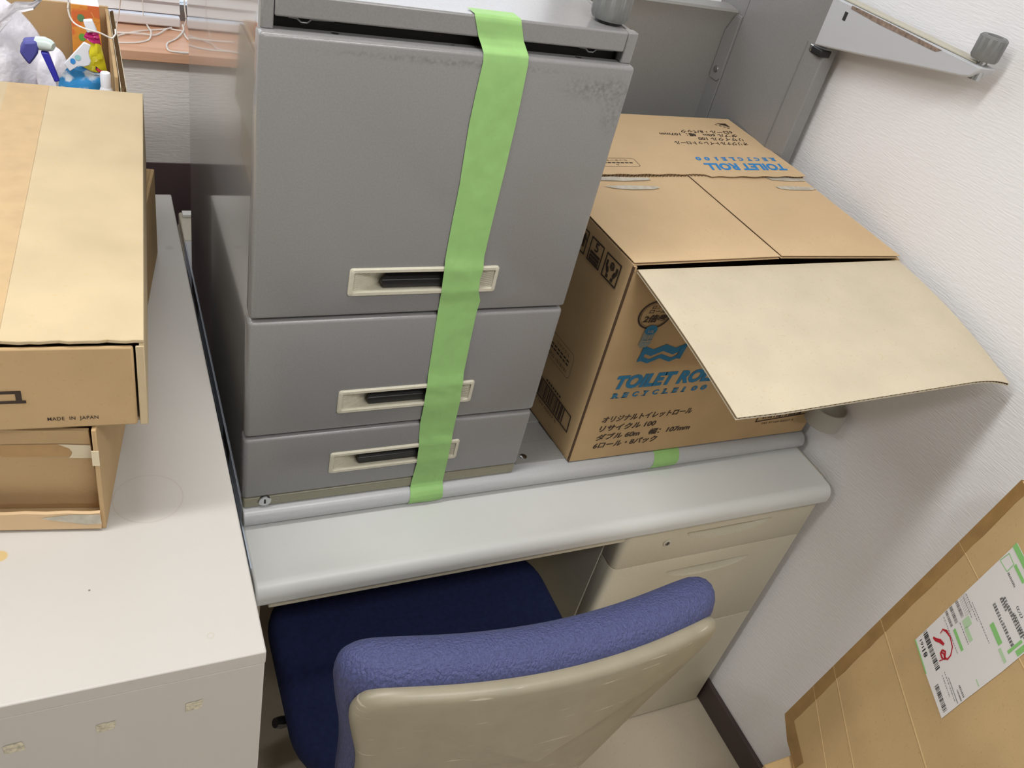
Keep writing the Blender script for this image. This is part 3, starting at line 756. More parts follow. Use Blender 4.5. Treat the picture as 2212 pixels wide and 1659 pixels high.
def make_handle(parent, xc, zc_):
    yf = -.1300
    # bezel
    o1 = rr2(.0965, .0192, .004); o2 = rr2(.0950, .0177, .0035); i1 = rr2(.0915, .0140, .002)
    ring = lambda P, y: [(xc+u, y, zc_+v) for u, v in P]
    m = MB().grid([ring(o1, yf+.0005), ring(o1, yf-.0018), ring(o2, yf-.0030), ring(i1, yf-.0030), ring(i1, yf-.0010)], closed_u=True)
    # pocket: ends slope inwards, floor and roof run straight back
    xs = [-.0915, -.0845, -.0770, -.068, -.060, -.052, -.046, 0, .046, .052, .060, .068, .0770, .0845, .0915]
    def dep(x):
        a = abs(x)
        return .0003+(.0205 if a <= .052 else .0205*((.0915-a)/(.0915-.052))**1.25)
    rows = []
    for x in xs:
        d = dep(x); y = yf-.0010
        rows.append([(xc+x, y, zc_-.0140), (xc+x, y+d*.5, zc_-.0136), (xc+x, y+d, zc_-.0128), (xc+x, y+d, zc_+.0128), (xc+x, y+d*.5, zc_+.0136), (xc+x, y, zc_+.0140)])
    m.grid(rows)
    part('handle', m, M_ivory, parent, smooth=35)
    for s in (-1, 1):
        rb = MB()
        for k in range(8):
            z = zc_-.0105+.003*k
            xa, xb = s*.0895, s*.0680
            rb.tube([(xc+xa+(xb-xa)*q/4, yf-.0010+dep(xa+(xb-xa)*q/4)-.0003, z+.0012*(q/4)**2*(1 if k > 3 else -1)) for q in range(5)], .00055, 5)
        part('grip_ribs', rb, M_ivory, parent)
    g = MB().hexa([(xc-.0515, yf+.004, zc_-.0122), (xc+.0515, yf+.004, zc_-.0122), (xc+.0540, yf+.018, zc_-.0120), (xc-.0540, yf+.018, zc_-.0120),
                   (xc-.0555, yf+.003, zc_-.0005), (xc+.0555, yf+.003, zc_-.0005), (xc+.044, yf+.016, zc_+.0065), (xc-.044, yf+.016, zc_+.0065)])
    part('handle_grip', g, M_black, parent, bevel=.001)
dz = [(1.0575, 1.3862, (.2100, 1.1064)), (.8695, 1.0535, (.2140, .9192)), (.7548, .8660, (.2125, .8072))]
HOLES = []
M_dtop = M_grey.copy(); M_dtop.name = 'grey_enamel_scuffed'
def smudge(m, c, r, fac):
    nt = m.node_tree; N = nt.nodes; L = nt.links; b_ = N['Principled BSDF']
    src_ = b_.inputs['Base Color'].links[0].from_socket
    tc = N.new('ShaderNodeTexCoord'); mp = N.new('ShaderNodeMapping'); mp.vector_type = 'TEXTURE'
    mp.inputs['Location'].default_value = c; mp.inputs['Scale'].default_value = r
    L.new(tc.outputs['Object'], mp.inputs[0])
    ln = N.new('ShaderNodeVectorMath'); ln.operation = 'LENGTH'; L.new(mp.outputs[0], ln.inputs[0])
    mr = N.new('ShaderNodeMapRange'); mr.inputs[1].default_value = 1.; mr.inputs[2].default_value = .1; mr.interpolation_type = 'SMOOTHSTEP'
    L.new(ln.outputs['Value'], mr.inputs[0])
    no = N.new('ShaderNodeTexNoise'); no.inputs['Scale'].default_value = 230; no.inputs['Detail'].default_value = 5; L.new(tc.outputs['Object'], no.inputs['Vector'])
    m2 = N.new('ShaderNodeMapRange'); m2.inputs[1].default_value = .38; m2.inputs[2].default_value = .66; L.new(no.outputs[0], m2.inputs[0])
    mu = N.new('ShaderNodeMath'); mu.operation = 'MULTIPLY'; L.new(mr.outputs[0], mu.inputs[0]); L.new(m2.outputs[0], mu.inputs[1])
    m3 = N.new('ShaderNodeMath'); m3.operation = 'MULTIPLY'; L.new(mu.outputs[0], m3.inputs[0]); m3.inputs[1].default_value = fac
    mx = N.new('ShaderNodeMix'); mx.data_type = 'RGBA'; L.new(src_, mx.inputs[6]); mx.inputs[7].default_value = lin((74, 72, 68)); L.new(m3.outputs[0], mx.inputs[0])
    L.new(mx.outputs[2], b_.inputs['Base Color'])
smudge(M_dtop, (.385-.21, -.13-.18, 1.358-.7348), (.075, .1, .022), .45)
smudge(M_dtop, (.410-.21, -.13-.18, 1.330-.7348), (.03, .1, .035), .35)
smudge(M_dtop, (.20-.21, -.13-.18, 1.3735-.7348), (.19, .1, .006), .4)
for k, (z0, z1, hc) in enumerate(dz):
    xc, zc_ = hc
    cutm = MB().box(xc-.0920, xc+.0920, -.14, -.1085 if k == 0 else -.1085, zc_-.0143, zc_+.0143)
    if k == 0:
        for hx, hr in ((.0764, .0042), (.352, .0042), (.2009, .0022), (.0113, .0022), (.4120, .0022)):
            HOLES.append((hx, hr))
            cutm.cyl((hx, -.1125, 1.366), (hx, -.1125, 1.40), hr, hr, 16)
    d = part('drawer', MB().box(.0015 if k == 0 else .0, DW-.0005 if k == 0 else DW, -.1300, -.1040, z0, z1), M_dtop if k == 0 else M_grey, t, bevel=.006 if k else .0045, seg=4, cut=cutm, smooth=40)
    make_handle(d, xc, zc_)
    for hx, hr in HOLES if k == 0 else []:
        part('hole_shade', MB().cyl((hx, -.1125, 1.380), (hx, -.1125, 1.3857), hr*.98, hr*.98, 16), M_dark, d)  # dark plug in each cut hole, painted as the shade within
lk = part('lock_strip', MB().box(.0020, DW-.002, -.1285, -.106, .7352, .7535), M_olive, t, bevel=.003, seg=3)
part('lock', MB().lathe([(.0092, .001), (.0092, -.0012), (.0080, -.0020), (.0005, -.0020)], (.0307, -.1285, .7465), 'Y', 28), M_chrome, lk)
part('key_slot', MB().box(.0294, .0320, -.1312, -.1302, .7432, .7502), M_black, lk)
part('lock_mark', MB().lathe([(.0034, 0), (.0034, -.0006), (.0026, -.0006), (.0026, 0)], (.0466, -.1285, .7466), 'Y', 20), M_greydk, lk)
part('leveling_foot', leveler('l', (.3955, -.083, 1.4235), .040, .0225), M_knob, t, smooth=40)
part('leveler_washer', MB().cyl((.3955, -.083, 1.4195), (.3955, -.083, 1.4238), .016), M_black, t)

# ================================================================== GREEN TAPE
TP = [(1.4208, .2160, .2690, -.098), (1.4214, .2160, .2690, -.1195), (1.4195, .2162, .2692, -.1212), (1.400, .2238, .2765, -.1214), (1.3925, .2275, .2805, -.1245), (1.3868, .2292, .2822, -.1298), (1.378, .2302, .2829, -.1309),
      (1.344, .2288, .2838, -.1309), (1.3111, .2279, .2842, -.1309), (1.27, .2292, .2838, -.1309), (1.2380, .2305, .2834, -.1309), (1.19, .2302, .2824, -.1309), (1.1390, .2303, .2819, -.1312), (1.122, .2308, .2832, -.1335), (1.1064, .2318, .2822, -.1330), (1.09, .2328, .2836, -.1336), (1.0732, .2338, .2902, -.1312),
      (1.055, .2345, .2890, -.1307), (1.01, .2362, .2895, -.1307), (.9545, .2381, .2905, -.1309), (.936, .2386, .2915, -.1336), (.919, .2390, .2925, -.1330), (.901, .2396, .2935, -.1336), (.8670, .2405, .2948, -.1309), (.84, .2430, .2950, -.1309), (.8250, .2445, .2950, -.1336), (.807, .2455, .2952, -.1330), (.789, .2466, .2954, -.1336),
      (.765, .2462, .2968, -.1309), (.7535, .2458, .2970, -.1305), (.740, .2454, .2974, -.1300), (.7345, .2452, .2976, -.1318), (.7285, .2449, .2976, -.1366), (.7220, .2445, .2976, -.1394), (.7140, .2440, .2976, -.1400), (.7062, .2437, .2976, -.1370)]
rows = []; back = []
NX = 10
for i in range(len(TP)-1):
    for k in range(4 if i < len(TP)-2 else 5):
        f = k/4; a = TP[i]; b2 = TP[i+1]
        z = a[0]*(1-f)+b2[0]*f; xl = a[1]*(1-f)+b2[1]*f; xr = a[2]*(1-f)+b2[2]*f; y = a[3]*(1-f)+b2[3]*f
        r_ = []
        for q in range(NX+1):
            s = q/NX; x = xl*(1-s)+xr*s
            wr = .0004*max(0, sin(40*z+7*s))*max(0, sin(95*z-6*s+1.3))+.0006*max(0, sin(130*z+3*s+2*sin(20*z)))**3*sin(pi*s)
            r_.append((x, y-wr-.0002, z+(.0002 if y > -.12 else 0)))
        rows.append(r_)
part('masking_tape', MB().grid(rows), M_tape, label='long strip of light green masking tape running down the drawer cabinet front', cat='tape', group='green masking tape', smooth=60)
tr = []
for k in range(9):
    a = radians(10+130*k/8)
    y = -.122-.0180*sin(a); z = .7175+.0177*cos(a)
    tr.append([(.6920+.053*q/4-.008*(k/8), y, z) for q in range(5)])
part('masking_tape', MB().grid([[(p[0]+.004, -.108, .7352) for p in tr[0]]]+tr), M_tape, label='short piece of light green masking tape on the rounded edge below the toilet roll carton', cat='tape', group='green masking tape', smooth=60)

# ring standing by the wall
t0 = MB().lathe([(.0330, 0), (.0330, .036), (.0322, .037), (.0298, .037), (.0292, .036), (.0292, .001), (.0330, 0)], (1.0125, -.166, .8000), 'Z', 40)
part('plastic_ring', t0, mat('ring_plastic', (160, 158, 150), .5), label='short hollow grey plastic ring against the wall, just right of the toilet roll carton', cat='ring')

# ================================================================== TOILET ROLL CARTON
t = thing('toilet_roll_carton', 'large kraft carton printed TOILET ROLL with its flaps lifted, on the upside-down desk', 'carton', (.76, .1, .7368))
FL, FR = Vector((.5180, -.1234, 1.114)), Vector((1.0355, -.1234, 1.117))
BL, BR = Vector((.4750, .345, 1.134)), Vector((.9850, .342, 1.146))
fl_, fr_ = Vector((.5216, -.1234, .7375)), Vector((1.0325, -.1234, .7375))
bl_, br_ = Vector((.4750, .345, .7500)), Vector((.9845, .345, .7500))
up = Vector((0, 0, 1))
def wall(mb, a, b, c, d, th):   # bottom a-b, top d-c ; inwards thickness by th vector
    th = Vector(th); P = [a, b, b+th, a+th, d, c, c+th, d+th]
    mb.hexa([tuple(p) for p in P])
b = MB(); T5 = .005
wall(b, fl_, fr_, FR-up*.0075, FL-up*.0075, (0, T5, 0))
wall(b, bl_, br_, BR, BL, (0, -T5, 0))
wall(b, fl_, bl_, BL, FL, (T5, 0, 0))
wall(b, fr_, br_, BR, FR, (-T5, 0, 0))
b.hexa([tuple(p) for p in (fl_, fr_, br_, bl_, fl_+Vector((0, 0, .005)), fr_+Vector((0, 0, .005)), br_+Vector((0, 0, .005)), bl_+Vector((0, 0, .005)))])
body = part('body', b, M_kraft, t, bevel=.0008)
# folded strip of the side panel along the front left corner
cm = MB(); cm.hexa([tuple(p) for p in (fl_+Vector((-.0004, -.0006, 0)), fl_+Vector((.0012, -.0006, 0)), fl_+Vector((.0012, .004, 0)), fl_+Vector((-.0004, .004, 0)), FL+Vector((-.0004, -.0006, 0)), FL+Vector((.0012, -.0006, 0)), FL+Vector((.0012, .004, 0)), FL+Vector((-.0004, .004, 0)))])
part('corner_cut_edge', cm, mat('kraft_cut_edge', (84, 62, 42), .9), t)
up = Vector((0, 0, 1))
SN = Vector((.7795, -.1200, 1.121)); SF = Vector((.7330, .343, 1.141))
flap_sheet('side_flap', FL+up*.001+Vector((.0, .003, 0)), BL+up*.001, SF-Vector((.001, 0, 0)), SN-Vector((.001, 0, 0)), .0042, M_kraftfl, t, waves=60, side=-1, flute=False)
flap_sheet('side_flap', FR+up*.001+Vector((0, .003, 0)), BR+up*.001, SF+Vector((.0012, 0, .0006)), SN+Vector((.0012, 0, .001)), .0042, M_kraftfl, t, waves=60, side=1, flute=False)
def bendf(s, q):
    return .010*sin(pi*q)*(.35)+(-.020*max(0, (s-.80)/.2)**2*q*q)+(.004*max(0, (.14-s)/.14)*q)
flap_sheet('front_flap', FL+Vector((.006, -.0008, -.0078)), FR+Vector((-.004, -.0008, -.0050)), (1.026, -.3985, 1.0905), (.5255, -.3955, 1.065), .0042, M_kraftin, t, waves=62, bend=bendf, nu=40, nv=14, side=-1, label='plain inner side of the lifted flap')
FRf = Vector((1.0127, .1228, 1.138)); FLf = Vector((.5570, .1130, 1.1295))
FLf0 = FLf+(FLf-FRf)*.05
def notch(s): return (-.004 if s < .55 else .004)+.0012*sin(s*61)
BFn = (FRf-(BR+up*.0015)).cross(Vector((.535, .1128, 1.1295))-(BR+up*.0015))
BLf = Vector((BL.x, BL.y, BR.z+.0015-((BL.x-BR.x)*BFn.x+(BL.y-BR.y)*BFn.y)/BFn.z))
flap_sheet('back_flap', BLf, BR+up*.0015, FRf, Vector((.535, .1128, 1.1295)), .0056, M_kraftfl, t, waves=66, nu=60, nv=8, side=-1, edge_top=notch)
# ---- printing on the front panel
ff = Frame((0, -.1234, 0), (1, 0, 0), (0, 0, 1), (0, -1, 0), .0007)
ttl = lambda mb, fr, u, v, w, h, k=1.: write(mb, fr, 'TOILET ROLL', u, v, w, h, bold=.055, shear=.20, k=k)
mb = MB(); ttl(mb, ff, .5585, .8885, .2020, .0280); part('printed_title', mb, M_blue, body, smooth=None)
def recycle(mb, fr, u, v, w, h, k=1.):
    let = 'RECYCLE100'; n = len(let); cw = w/n
    for i, ch in enumerate(let):
        wd = cw*.62; uu = u+i*cw
        write(mb, fr, ch, uu, v, wd if ch != '1' else wd*.6, h, bold=.05, shear=.15, k=k)
        if ch in 'RELY1':      # slab serifs
            sh = .15*h
            fr.poly(mb, [(uu-.10*cw, v), (uu+.32*cw, v), (uu+.32*cw+sh*.12, v+h*.12), (uu-.10*cw+sh*.12, v+h*.12)], k)
            if ch != '1' : fr.poly(mb, [(uu-.08*cw+sh, v+h*.88), (uu+.26*cw+sh, v+h*.88), (uu+.28*cw+sh, v+h), (uu-.06*cw+sh, v+h)], k)
            if ch == 'R': fr.poly(mb, [(uu+.45*cw, v), (uu+.75*cw, v), (uu+.76*cw, v+h*.12), (uu+.46*cw, v+h*.12)], k)
mb = MB(); recycle(mb, ff, .5605, .8700, .193, .0105); part('printed_subtitle', mb, M_blue, body, smooth=None)
mb = MB()
write(mb, ff, 'オリジナルトイレットロール', .5590, .8180, .1790, .0135, bold=.024, shear=.2)
write(mb, ff, 'リサイクル 100', .5600, .7985, .1110, .0135, bold=.024, shear=.2)
write(mb, ff, 'ダブル 60m　幅：107mm', .5605, .7790, .1890, .0140, bold=.024, shear=.2)
write(mb, ff, '6ロール・8パック', .5605, .7605, .1265, .0140, bold=.024, shear=.2)
part('printed_text', mb, M_ink, body, smooth=None)
mb = MB(); ff.ring(mb, .5845, 1.0300, .0268, .0300, n=48, sy=.86); ff.ring(mb, .5845, 1.0300, .0245, .0252, n=48, sy=.86)
write(mb, ff, 'ロング', .5745, 1.0410, .0260, .0068, bold=.012, shear=.15)
write(mb, ff, 'ロール', .5720, 1.0330, .0300, .0068, bold=.012, shear=.15)
write(mb, ff, '2倍巻', .5655, 1.0165, .0435, .0142, bold=.034, shear=.2)
part('printed_roundel', mb, M_ink, body, smooth=None)
mb = MB()
ff.poly(mb, [(.5755, 1.001), (.5735, .976), (.578, .970), (.588, .9705), (.594, .977), (.597, 1.002)], 2)
part('printed_roll_body', mb, M_bluegr, body, smooth=None)
mb = MB(); ff.disc(mb, .5862, 1.0035, .0110, .0088, k=3); ff.rect(mb, .5745, .9845, .5955, .9853, 3); part('printed_roll_top', mb, M_blue, body, smooth=None)
mb = MB(); write(mb, ff, '1/2', .5815, .9990, .0095, .0045, bold=.01, k=4); ff.stroke(mb, [(.5748, .9853), (.585, .983), (.5955, .9853)], .0008, 4); ff.stroke(mb, [(.586, .995), (.5855, .9835)], .0008, 4); part('printed_roll_lines', mb, M_kraft, body, smooth=None)
wv = MB(); n = 25
def zig(s): return .0042*(abs(((s*4) % 2)-1)*2-1)
W0, W1 = .5827, .6660
rowsz = []
for a, bb in ((.9420, .9500), (.9560, .9690)):
    P0_ = []; P1_ = []
    for i in range(n):
        s = i/(n-1); x0_ = W0+(W1-.001-W0)*s+.0035*(a-.942)/.027
        P0_.append(ff.p(x0_, a+zig(s)*(1 if 0 < i < n-1 else .4), 1)); P1_.append(ff.p(x0_+.0012, bb+zig(s), 1))
    wv.grid([P0_, P1_])
ff.poly(wv, [(W0, .9420), (W0+.008, .9440), (W0+.0115, .9660), (W0+.0030, .9690)], 1.6); ff.poly(wv, [(W1-.012, .9440), (W1-.002, .9420), (W1+.0025, .9690), (W1-.0075, .9660)], 1.6)
part('printed_wave', wv, M_blue, body, smooth=None)
mb = MB(); barcode(mb, ff, .9120, .7832, 1.0060, .8150, 20, 5); ff.border(mb, [(.8985, .7765), (1.0225, .7830), (1.0245, .8240), (.9000, .8200)], .0022)
write(mb, ff, '143 31164 05027 5', .9170, .7690, .075, .0045)
part('printed_barcode', mb, M_ink, body, smooth=None)
# ---- printing on the left panel
ls_x = (fl_-bl_).normalized(); ls_n = ls_x.cross(up).normalized()
if ls_n.x > 0: ls_n = -ls_n
ls_y = (FL-fl_).normalized()
fs = Frame(fl_, ls_x, ls_y, (-1, -.08, 0), .0009)
def fu_(y): return -( (-.1234)-y)*-1 if False else (y*-1-.1234)/abs(ls_x.y)   # distance back from the front corner, as negative u
def uy(y): return -((y+.1234)/abs(ls_x.y))
zz = lambda z: z-.7375
mb = MB()
def frm(y0, y1, z0, z1, w=.0026): fs.border(mb, [(uy(y0), zz(z0)), (uy(y1), zz(z0)), (uy(y1), zz(z1)), (uy(y0), zz(z1))], w)
frm(-.0612, -.1000, 1.0615, 1.1005); frm(-.0195, -.0539, 1.0625, 1.1013); frm(.022, -.0119, 1.063, 1.1018)
def fd(y, z): return (uy(y), zz(z))
# hands and cube
cx = -.0806
fs.poly(mb, [fd(cx+.005, 1.0835), fd(cx, 1.0805), fd(cx, 1.0885), fd(cx+.005, 1.091)]); fs.poly(mb, [fd(cx-.0006, 1.0805), fd(cx-.0056, 1.0835), fd(cx-.0056, 1.091), fd(cx-.0006, 1.0885)]); fs.poly(mb, [fd(cx+.005, 1.0916), fd(cx-.0003, 1.0892), fd(cx-.0056, 1.0916), fd(cx-.0003, 1.0942)])
fs.stroke(mb, [fd(cx+.0125, 1.091), fd(cx+.0125, 1.083), fd(cx+.009, 1.0755), fd(cx+.0065, 1.073)], .0048); fs.stroke(mb, [fd(cx-.0125, 1.091), fd(cx-.0125, 1.083), fd(cx-.009, 1.0755), fd(cx-.0065, 1.073)], .0048)
fs.stroke(mb, [fd(cx+.009, 1.082), fd(cx+.006, 1.0755)], .0022); fs.stroke(mb, [fd(cx-.009, 1.082), fd(cx-.006, 1.0755)], .0022)
fs.poly(mb, [fd(cx+.009, 1.0655), fd(cx+.003, 1.0655), fd(cx+.004, 1.0708), fd(cx+.0095, 1.0715)]); fs.poly(mb, [fd(cx-.009, 1.0655), fd(cx-.003, 1.0655), fd(cx-.004, 1.0708), fd(cx-.0095, 1.0715)])
# 5 high stacking mark
write(mb, fs, '5', uy(-.0320), zz(1.0835), .0095, .0145, bold=.02)
for k in range(3): fs.rect(mb, uy(-.0245), zz(1.0655+k*.0055), uy(-.0495), zz(1.0698+k*.0055))
# this way up
for yy in (.0125, -.0035):
    fs.poly(mb, [fd(yy+.0062, 1.086), fd(yy, 1.097), fd(yy-.0062, 1.086), fd(yy-.0025, 1.086), fd(yy-.0025, 1.073), fd(yy+.0025, 1.073), fd(yy+.0025, 1.086)])
part('handling_marks', mb, M_ink, body, smooth=None)
mb = MB(); fs.border(mb, [fd(.03, .862), fd(-.058, .862), fd(-.0632, .867), fd(-.0622, .905), fd(-.058, .9095), fd(.03, .9095)], .0007)
write(mb, fs, 'リサイクル', uy(-.010), zz(.8965), .040, .0065)
for k in range(2):
    for q in range(7): fs.rect(mb, uy(.012-.0095*q), zz(.8885-.007*k), uy(.005-.0095*q), zz(.8915-.007*k))
write(mb, fs, 'TSC0 1018191', uy(.010), zz(.8675), .062, .0062)
part('printed_text', mb, M_ink, body, smooth=None)
mb = MB(); fs.border(mb, [fd(.06, .7790), fd(-.0992, .7800), fd(-.0972, .8140), fd(.06, .8180)], .0024); barcode(mb, fs, uy(.055), zz(.7835), uy(-.080), zz(.8130), 44, 11)
write(mb, fs, '143 31164 05027 5', uy(.03), zz(.7705), .095, .0045)
for q in range(7): fs.rect(mb, uy(-.0115-.007*q), zz(.8195), uy(-.0165-.007*q), zz(.8232))
part('printed_barcode', mb, M_ink, body, smooth=None)
# ---- printing on the back flap (upside down for the viewer)
o_ = FRf+Vector((0, 0, 0)); bx = (Vector((.535, .1128, 1.1295))-FRf).normalized(); by0 = (BR+up*.0015-FRf); bn = by0.cross(bx).normalized()
if bn.z < 0: bn = -bn
by = -(by0-bx*by0.dot(bx)).normalized()         # glyph tops point to the viewer
fb = Frame(o_, bx, by, bn, .0064)
def bu(p): p = Vector(p)-o_; return (p.dot(bx), p.dot(by))
def place(mb, body_, p0, p1, h, shear=.2, bold=.024, fn=write):
    u0, v0 = bu(p0); u1, v1 = bu(p1)
    write(mb, fb, body_, u0, v0, u1-u0, h, bold=bold, shear=shear)
mb = MB(); place(mb, 'TOILET ROLL', (.9870, .1640, 1.139), (.8080, .1640, 1.135), .0245, bold=.042); tt = part('printed_title', mb, M_blue2, t, smooth=None)
u0, v0 = bu((.985, .1860, 1.140)); u1, v1 = bu((.7960, .1860, 1.1355))
mb = MB(); recycle(mb, fb, u0, v0, u1-u0, .0125); part('printed_subtitle', mb, M_blue2, t, smooth=None)
mb = MB()
place(mb, 'オリジナルトイレットロール', (.9620, .2440, 1.1418), (.7930, .2440, 1.138), .0125)
place(mb, 'リサイクル 100', (.9620, .2610, 1.1425), (.8570, .2610, 1.140), .0125)
place(mb, 'ダブル 60m　幅：107mm', (.9590, .2760, 1.143), (.7800, .2760, 1.139), .0125)
place(mb, '6ロール・8パック', (.9560, .2895, 1.1437), (.8330, .2895, 1.141), .0125)
part('printed_text', mb, M_ink, t, smooth=None)
mb = MB(); pts = [bu(p) for p in ((.9400, .3200, 1.145), (.9640, .3210, 1.1456), (.9660, .3050, 1.1447))]
fb.poly(mb, pts)
for k in range(4):
    a_ = bu((.9395+.007*k, .3165-.0042*k, 1.145)); fb.poly(mb, [(a_[0]+.0045, a_[1]), (a_[0]-.0005, a_[1]+.0015), (a_[0]-.0005, a_[1]+.0045), (a_[0]+.0045, a_[1]+.0028)])
part('printed_mark', mb, M_ink, t, smooth=None)
mb = MB(); c0 = bu((.6725, .1430, 1.1312)); c1_ = bu((.560, .171, 1.13))
fb.border(mb, [(c0[0], c0[1]-.004), (c0[0]+.004, c0[1]), (c1_[0], c0[1]), (c1_[0], c0[1]-.0290), (c0[0]+.004, c0[1]-.0290), (c0[0], c0[1]-.025)], .0007)
write(mb, fb, 'カッターナイフ', c0[0]+.016, c0[1]-.0245, .06, .0062); 
for q in range(8): fb.rect(mb, c0[0]+.010+.0085*q, c0[1]-.0150, c0[0]+.0165+.0085*q, c0[1]-.0115)
fb.border(mb, [(c0[0]+.040, c0[1]-.008), (c0[0]+.046, c0[1]-.008), (c0[0]+.043, c0[1]-.003)], .0007)
part('printed_notice', mb, M_ink, t, smooth=None)
# ---- torn tape scars on the two closed flaps
def on_flap(P):
    out = []
    for x, y in P:
        left = x < .765
        h0, h1 = (FL, BL) if left else (FR, BR)
        q = .5; s_ = .5
        for _ in range(40):
            p = (h0*(1-s_)+h1*s_)*(1-q)+(SN*(1-s_)+SF*s_)*q
            s_ += (y-p.y)/(h1.y-h0.y); q += (x-p.x)/(SN.x-h0.x)
        out.append((x, y, p.z+.0066))
    return MB().add(out, [tuple(range(len(out)))])
ft_ = on_flap
for P in ([(.565, .1130), (.600, .1150), (.640, .1125), (.6680, .1120), (.6720, .1060), (.660, .1030), (.62, .1010), (.575, .1030)],
          [(.572, .0850), (.610, .0880), (.650, .0850), (.6700, .0840), (.6740, .0790), (.660, .0750), (.62, .0740), (.59, .0780)],
          [(.922, .1215), (.960, .1240), (1.0120, .1200), (1.0080, .1110), (.96, .1095), (.93, .1120)],
          [(.922, .0890), (.950, .0920), (1.0060, .0900), (1.0160, .0850), (1.000, .0800), (.95, .0790), (.928, .0820)]):
    part('tape_scar', ft_(P), M_torn, t, smooth=None, label='grey torn strip where tape was pulled off')

# ================================================================== LOW CARTON AND TALL CARTON (right)
part('carton', MB().box(.846, 1.036, -.98, -.529, FZ, .325), M_krafttall, bevel=.003, label='plain kraft carton low at the lower right under the tall labelled carton', cat='carton')
B_ = Vector((.47108503, .88203071, .01003558)); A_ = Vector((.09323872, -.0611049, .99376694)); n_ = A_.cross(B_)
ex = -B_; ez = A_; ey = ez.cross(ex)
mtx = Matrix(((ex.x, ey.x, ez.x, .94), (ex.y, ey.y, ez.y, -.4618), (ex.z, ey.z, ez.z, .3324), (0, 0, 0, 1)))
t = thing('tall_carton', 'tall flat kraft carton leaning by the right wall with a white shipping slip', 'carton', (.94, -.4618, .3324), matrix=mtx)
HT = .66
TH = .034
bo = MB()
# outline with a slightly crushed lower corner
ol = [(0, .006), (.003, .0), (.05, -.002), (.44, .0), (.44, HT), (.0, HT)]
bo.prism(ol, lambda u, v, w: (u, w, v), 0, TH)
part('body', bo, M_krafttall, t, local=True, bevel=.0025)
tf = Frame((0, 0, 0), (1, 0, 0), (0, 0, 1), (0, -1, 0), .0006)
mb = MB(); n = 26; rnd = random.Random(3)
L0 = [(-.0003, .004+(HT-.004)*i/n) for i in range(n+1)]
R0 = [(.0275+.0012*rnd.uniform(-1, 1)-.004*(i/n), .0285+(HT-.0285)*i/n) for i in range(n+1)]
mb.grid([[tf.p(*p) for p in L0], [tf.p(*p) for p in R0]])
mb.grid([[tf.p(*p) for p in L0], [(-.0012, .012, p[1]) for p in L0]])
tf.poly(mb, [(0, .004), (.0275, .0285), (.110, .034), (.108, .006), (.05, -.003)])
part('packing_tape', mb, M_brtape, t, local=True, smooth=None, label='brown packing tape along the edge')
def crease(z0, z1, name='crease', x1=.40, w=.0022, m=None):
    c = MB(); K = 20
    c.grid([[(x1*i/K, -.0008 if q == 0 else -.0001, z0+(z1-z0)*i/K+w*q) for i in range(K+1)] for q in (-1, 0, 1)])
    part(name, c, m or M_krafttall, t, local=True)
crease(.3150, .3150); crease(.172, .150); crease(.520, .545, w=.0014); crease(.105, .075, w=.0012)
# slip
sl = MB(); tf.off = .0012
tf.poly(sl, [(.0800, .3735), (.1400, .3722), (.2125, .3738), (.2130, .43), (.2148, .50), (.2140, .56), (.2100, .6105), (.0765, .6090)])
slip = part('shipping_slip', sl, M_label, t, local=True, smooth=None, label='white and green printed shipping slip')
tf.off = .0018
def on_slip(name, fn, m):
    mb = MB(); fn(mb); return part(name, mb, m, slip, local=True, smooth=None)
def greens(mb):
    tf.poly(mb, [(.0800, .3735), (.0800, .3758), (.1400, .3745), (.1400, .3722)])
on_slip('green_margin', greens, M_lgreen)
for q in ((.1140, .4500, .1505, .4553), (.1482, .5127, .1820, .5207), (.0765, .6000, .1300, .6085), (.1020, .5880, .1330, .5930), (.2045, .5339, .2125, .5600), (.1965, .5225, .2010, .5500)):
    on_slip('green_field', lambda mb: tf.rect(mb, *q), M_lgreen)
for q in ((.1126, .4713, .1270, .4860), (.1247, .4700, .1484, .4769), (.186, .5100, .2080, .5150), (.2000, .4560, .2110, .4580)):
    on_slip('pale_green_field', lambda mb: tf.rect(mb, *q), M_lgreen2)
on_slip('green_frame', lambda mb: tf.border(mb, [(.0785, .5720), (.1020, .5742), (.1005, .5900), (.0805, .5910)], .0010), M_lgreen)
def bars(mb):
    barcode(mb, tf, .0815, .3935, .1495, .4030, 28, 21); barcode(mb, tf, .1660, .3810, .2085, .3895, 24, 22)
on_slip('barcode', bars, M_lblack)
def bars2(mb):
    barcode(mb, tf, .0795, .4720, .1090, .4780, 18, 23); barcode(mb, tf, .0800, .4582, .1100, .4642, 18, 24); barcode(mb, tf, .0806, .4480, .1090, .4530, 18, 25)
    rnd2 = random.Random(6)
    for z_, x0_, x1_ in ((.4420, .085, .150), (.4075, .158, .205), (.4015, .160, .195), (.4660, .112, .150), (.4890, .082, .120), (.4960, .082, .130), (.5000, .10, .17)):
        x = x0_
        while x < x1_:
            w_ = rnd2.uniform(.0012, .004); tf.rect(mb, x, z_, min(x+w_, x1_), z_+.0012); x += w_+rnd2.uniform(.0008, .002)
    for i in range(6):
        for j in range(9): tf.rect(mb, .0800+.0036*j, .4815+.0026*i, .0815+.0036*j, .4823+.0026*i)
on_slip('fine_print', bars2, M_lgrey)
def numbers(mb):
    fx = Frame((.1178, 0, .3895), (-1, 0, 0), (0, 0, -1), (0, -1, 0), .0018)
    write(mb, fx, '81', .0005, .0008, .0130, .0082, bold=.02); write(mb, fx, '161', .0170, .0018, .0135, .0056, bold=.008)
on_slip('slip_number', numbers, M_lblack)
rnd2 = random.Random(8)
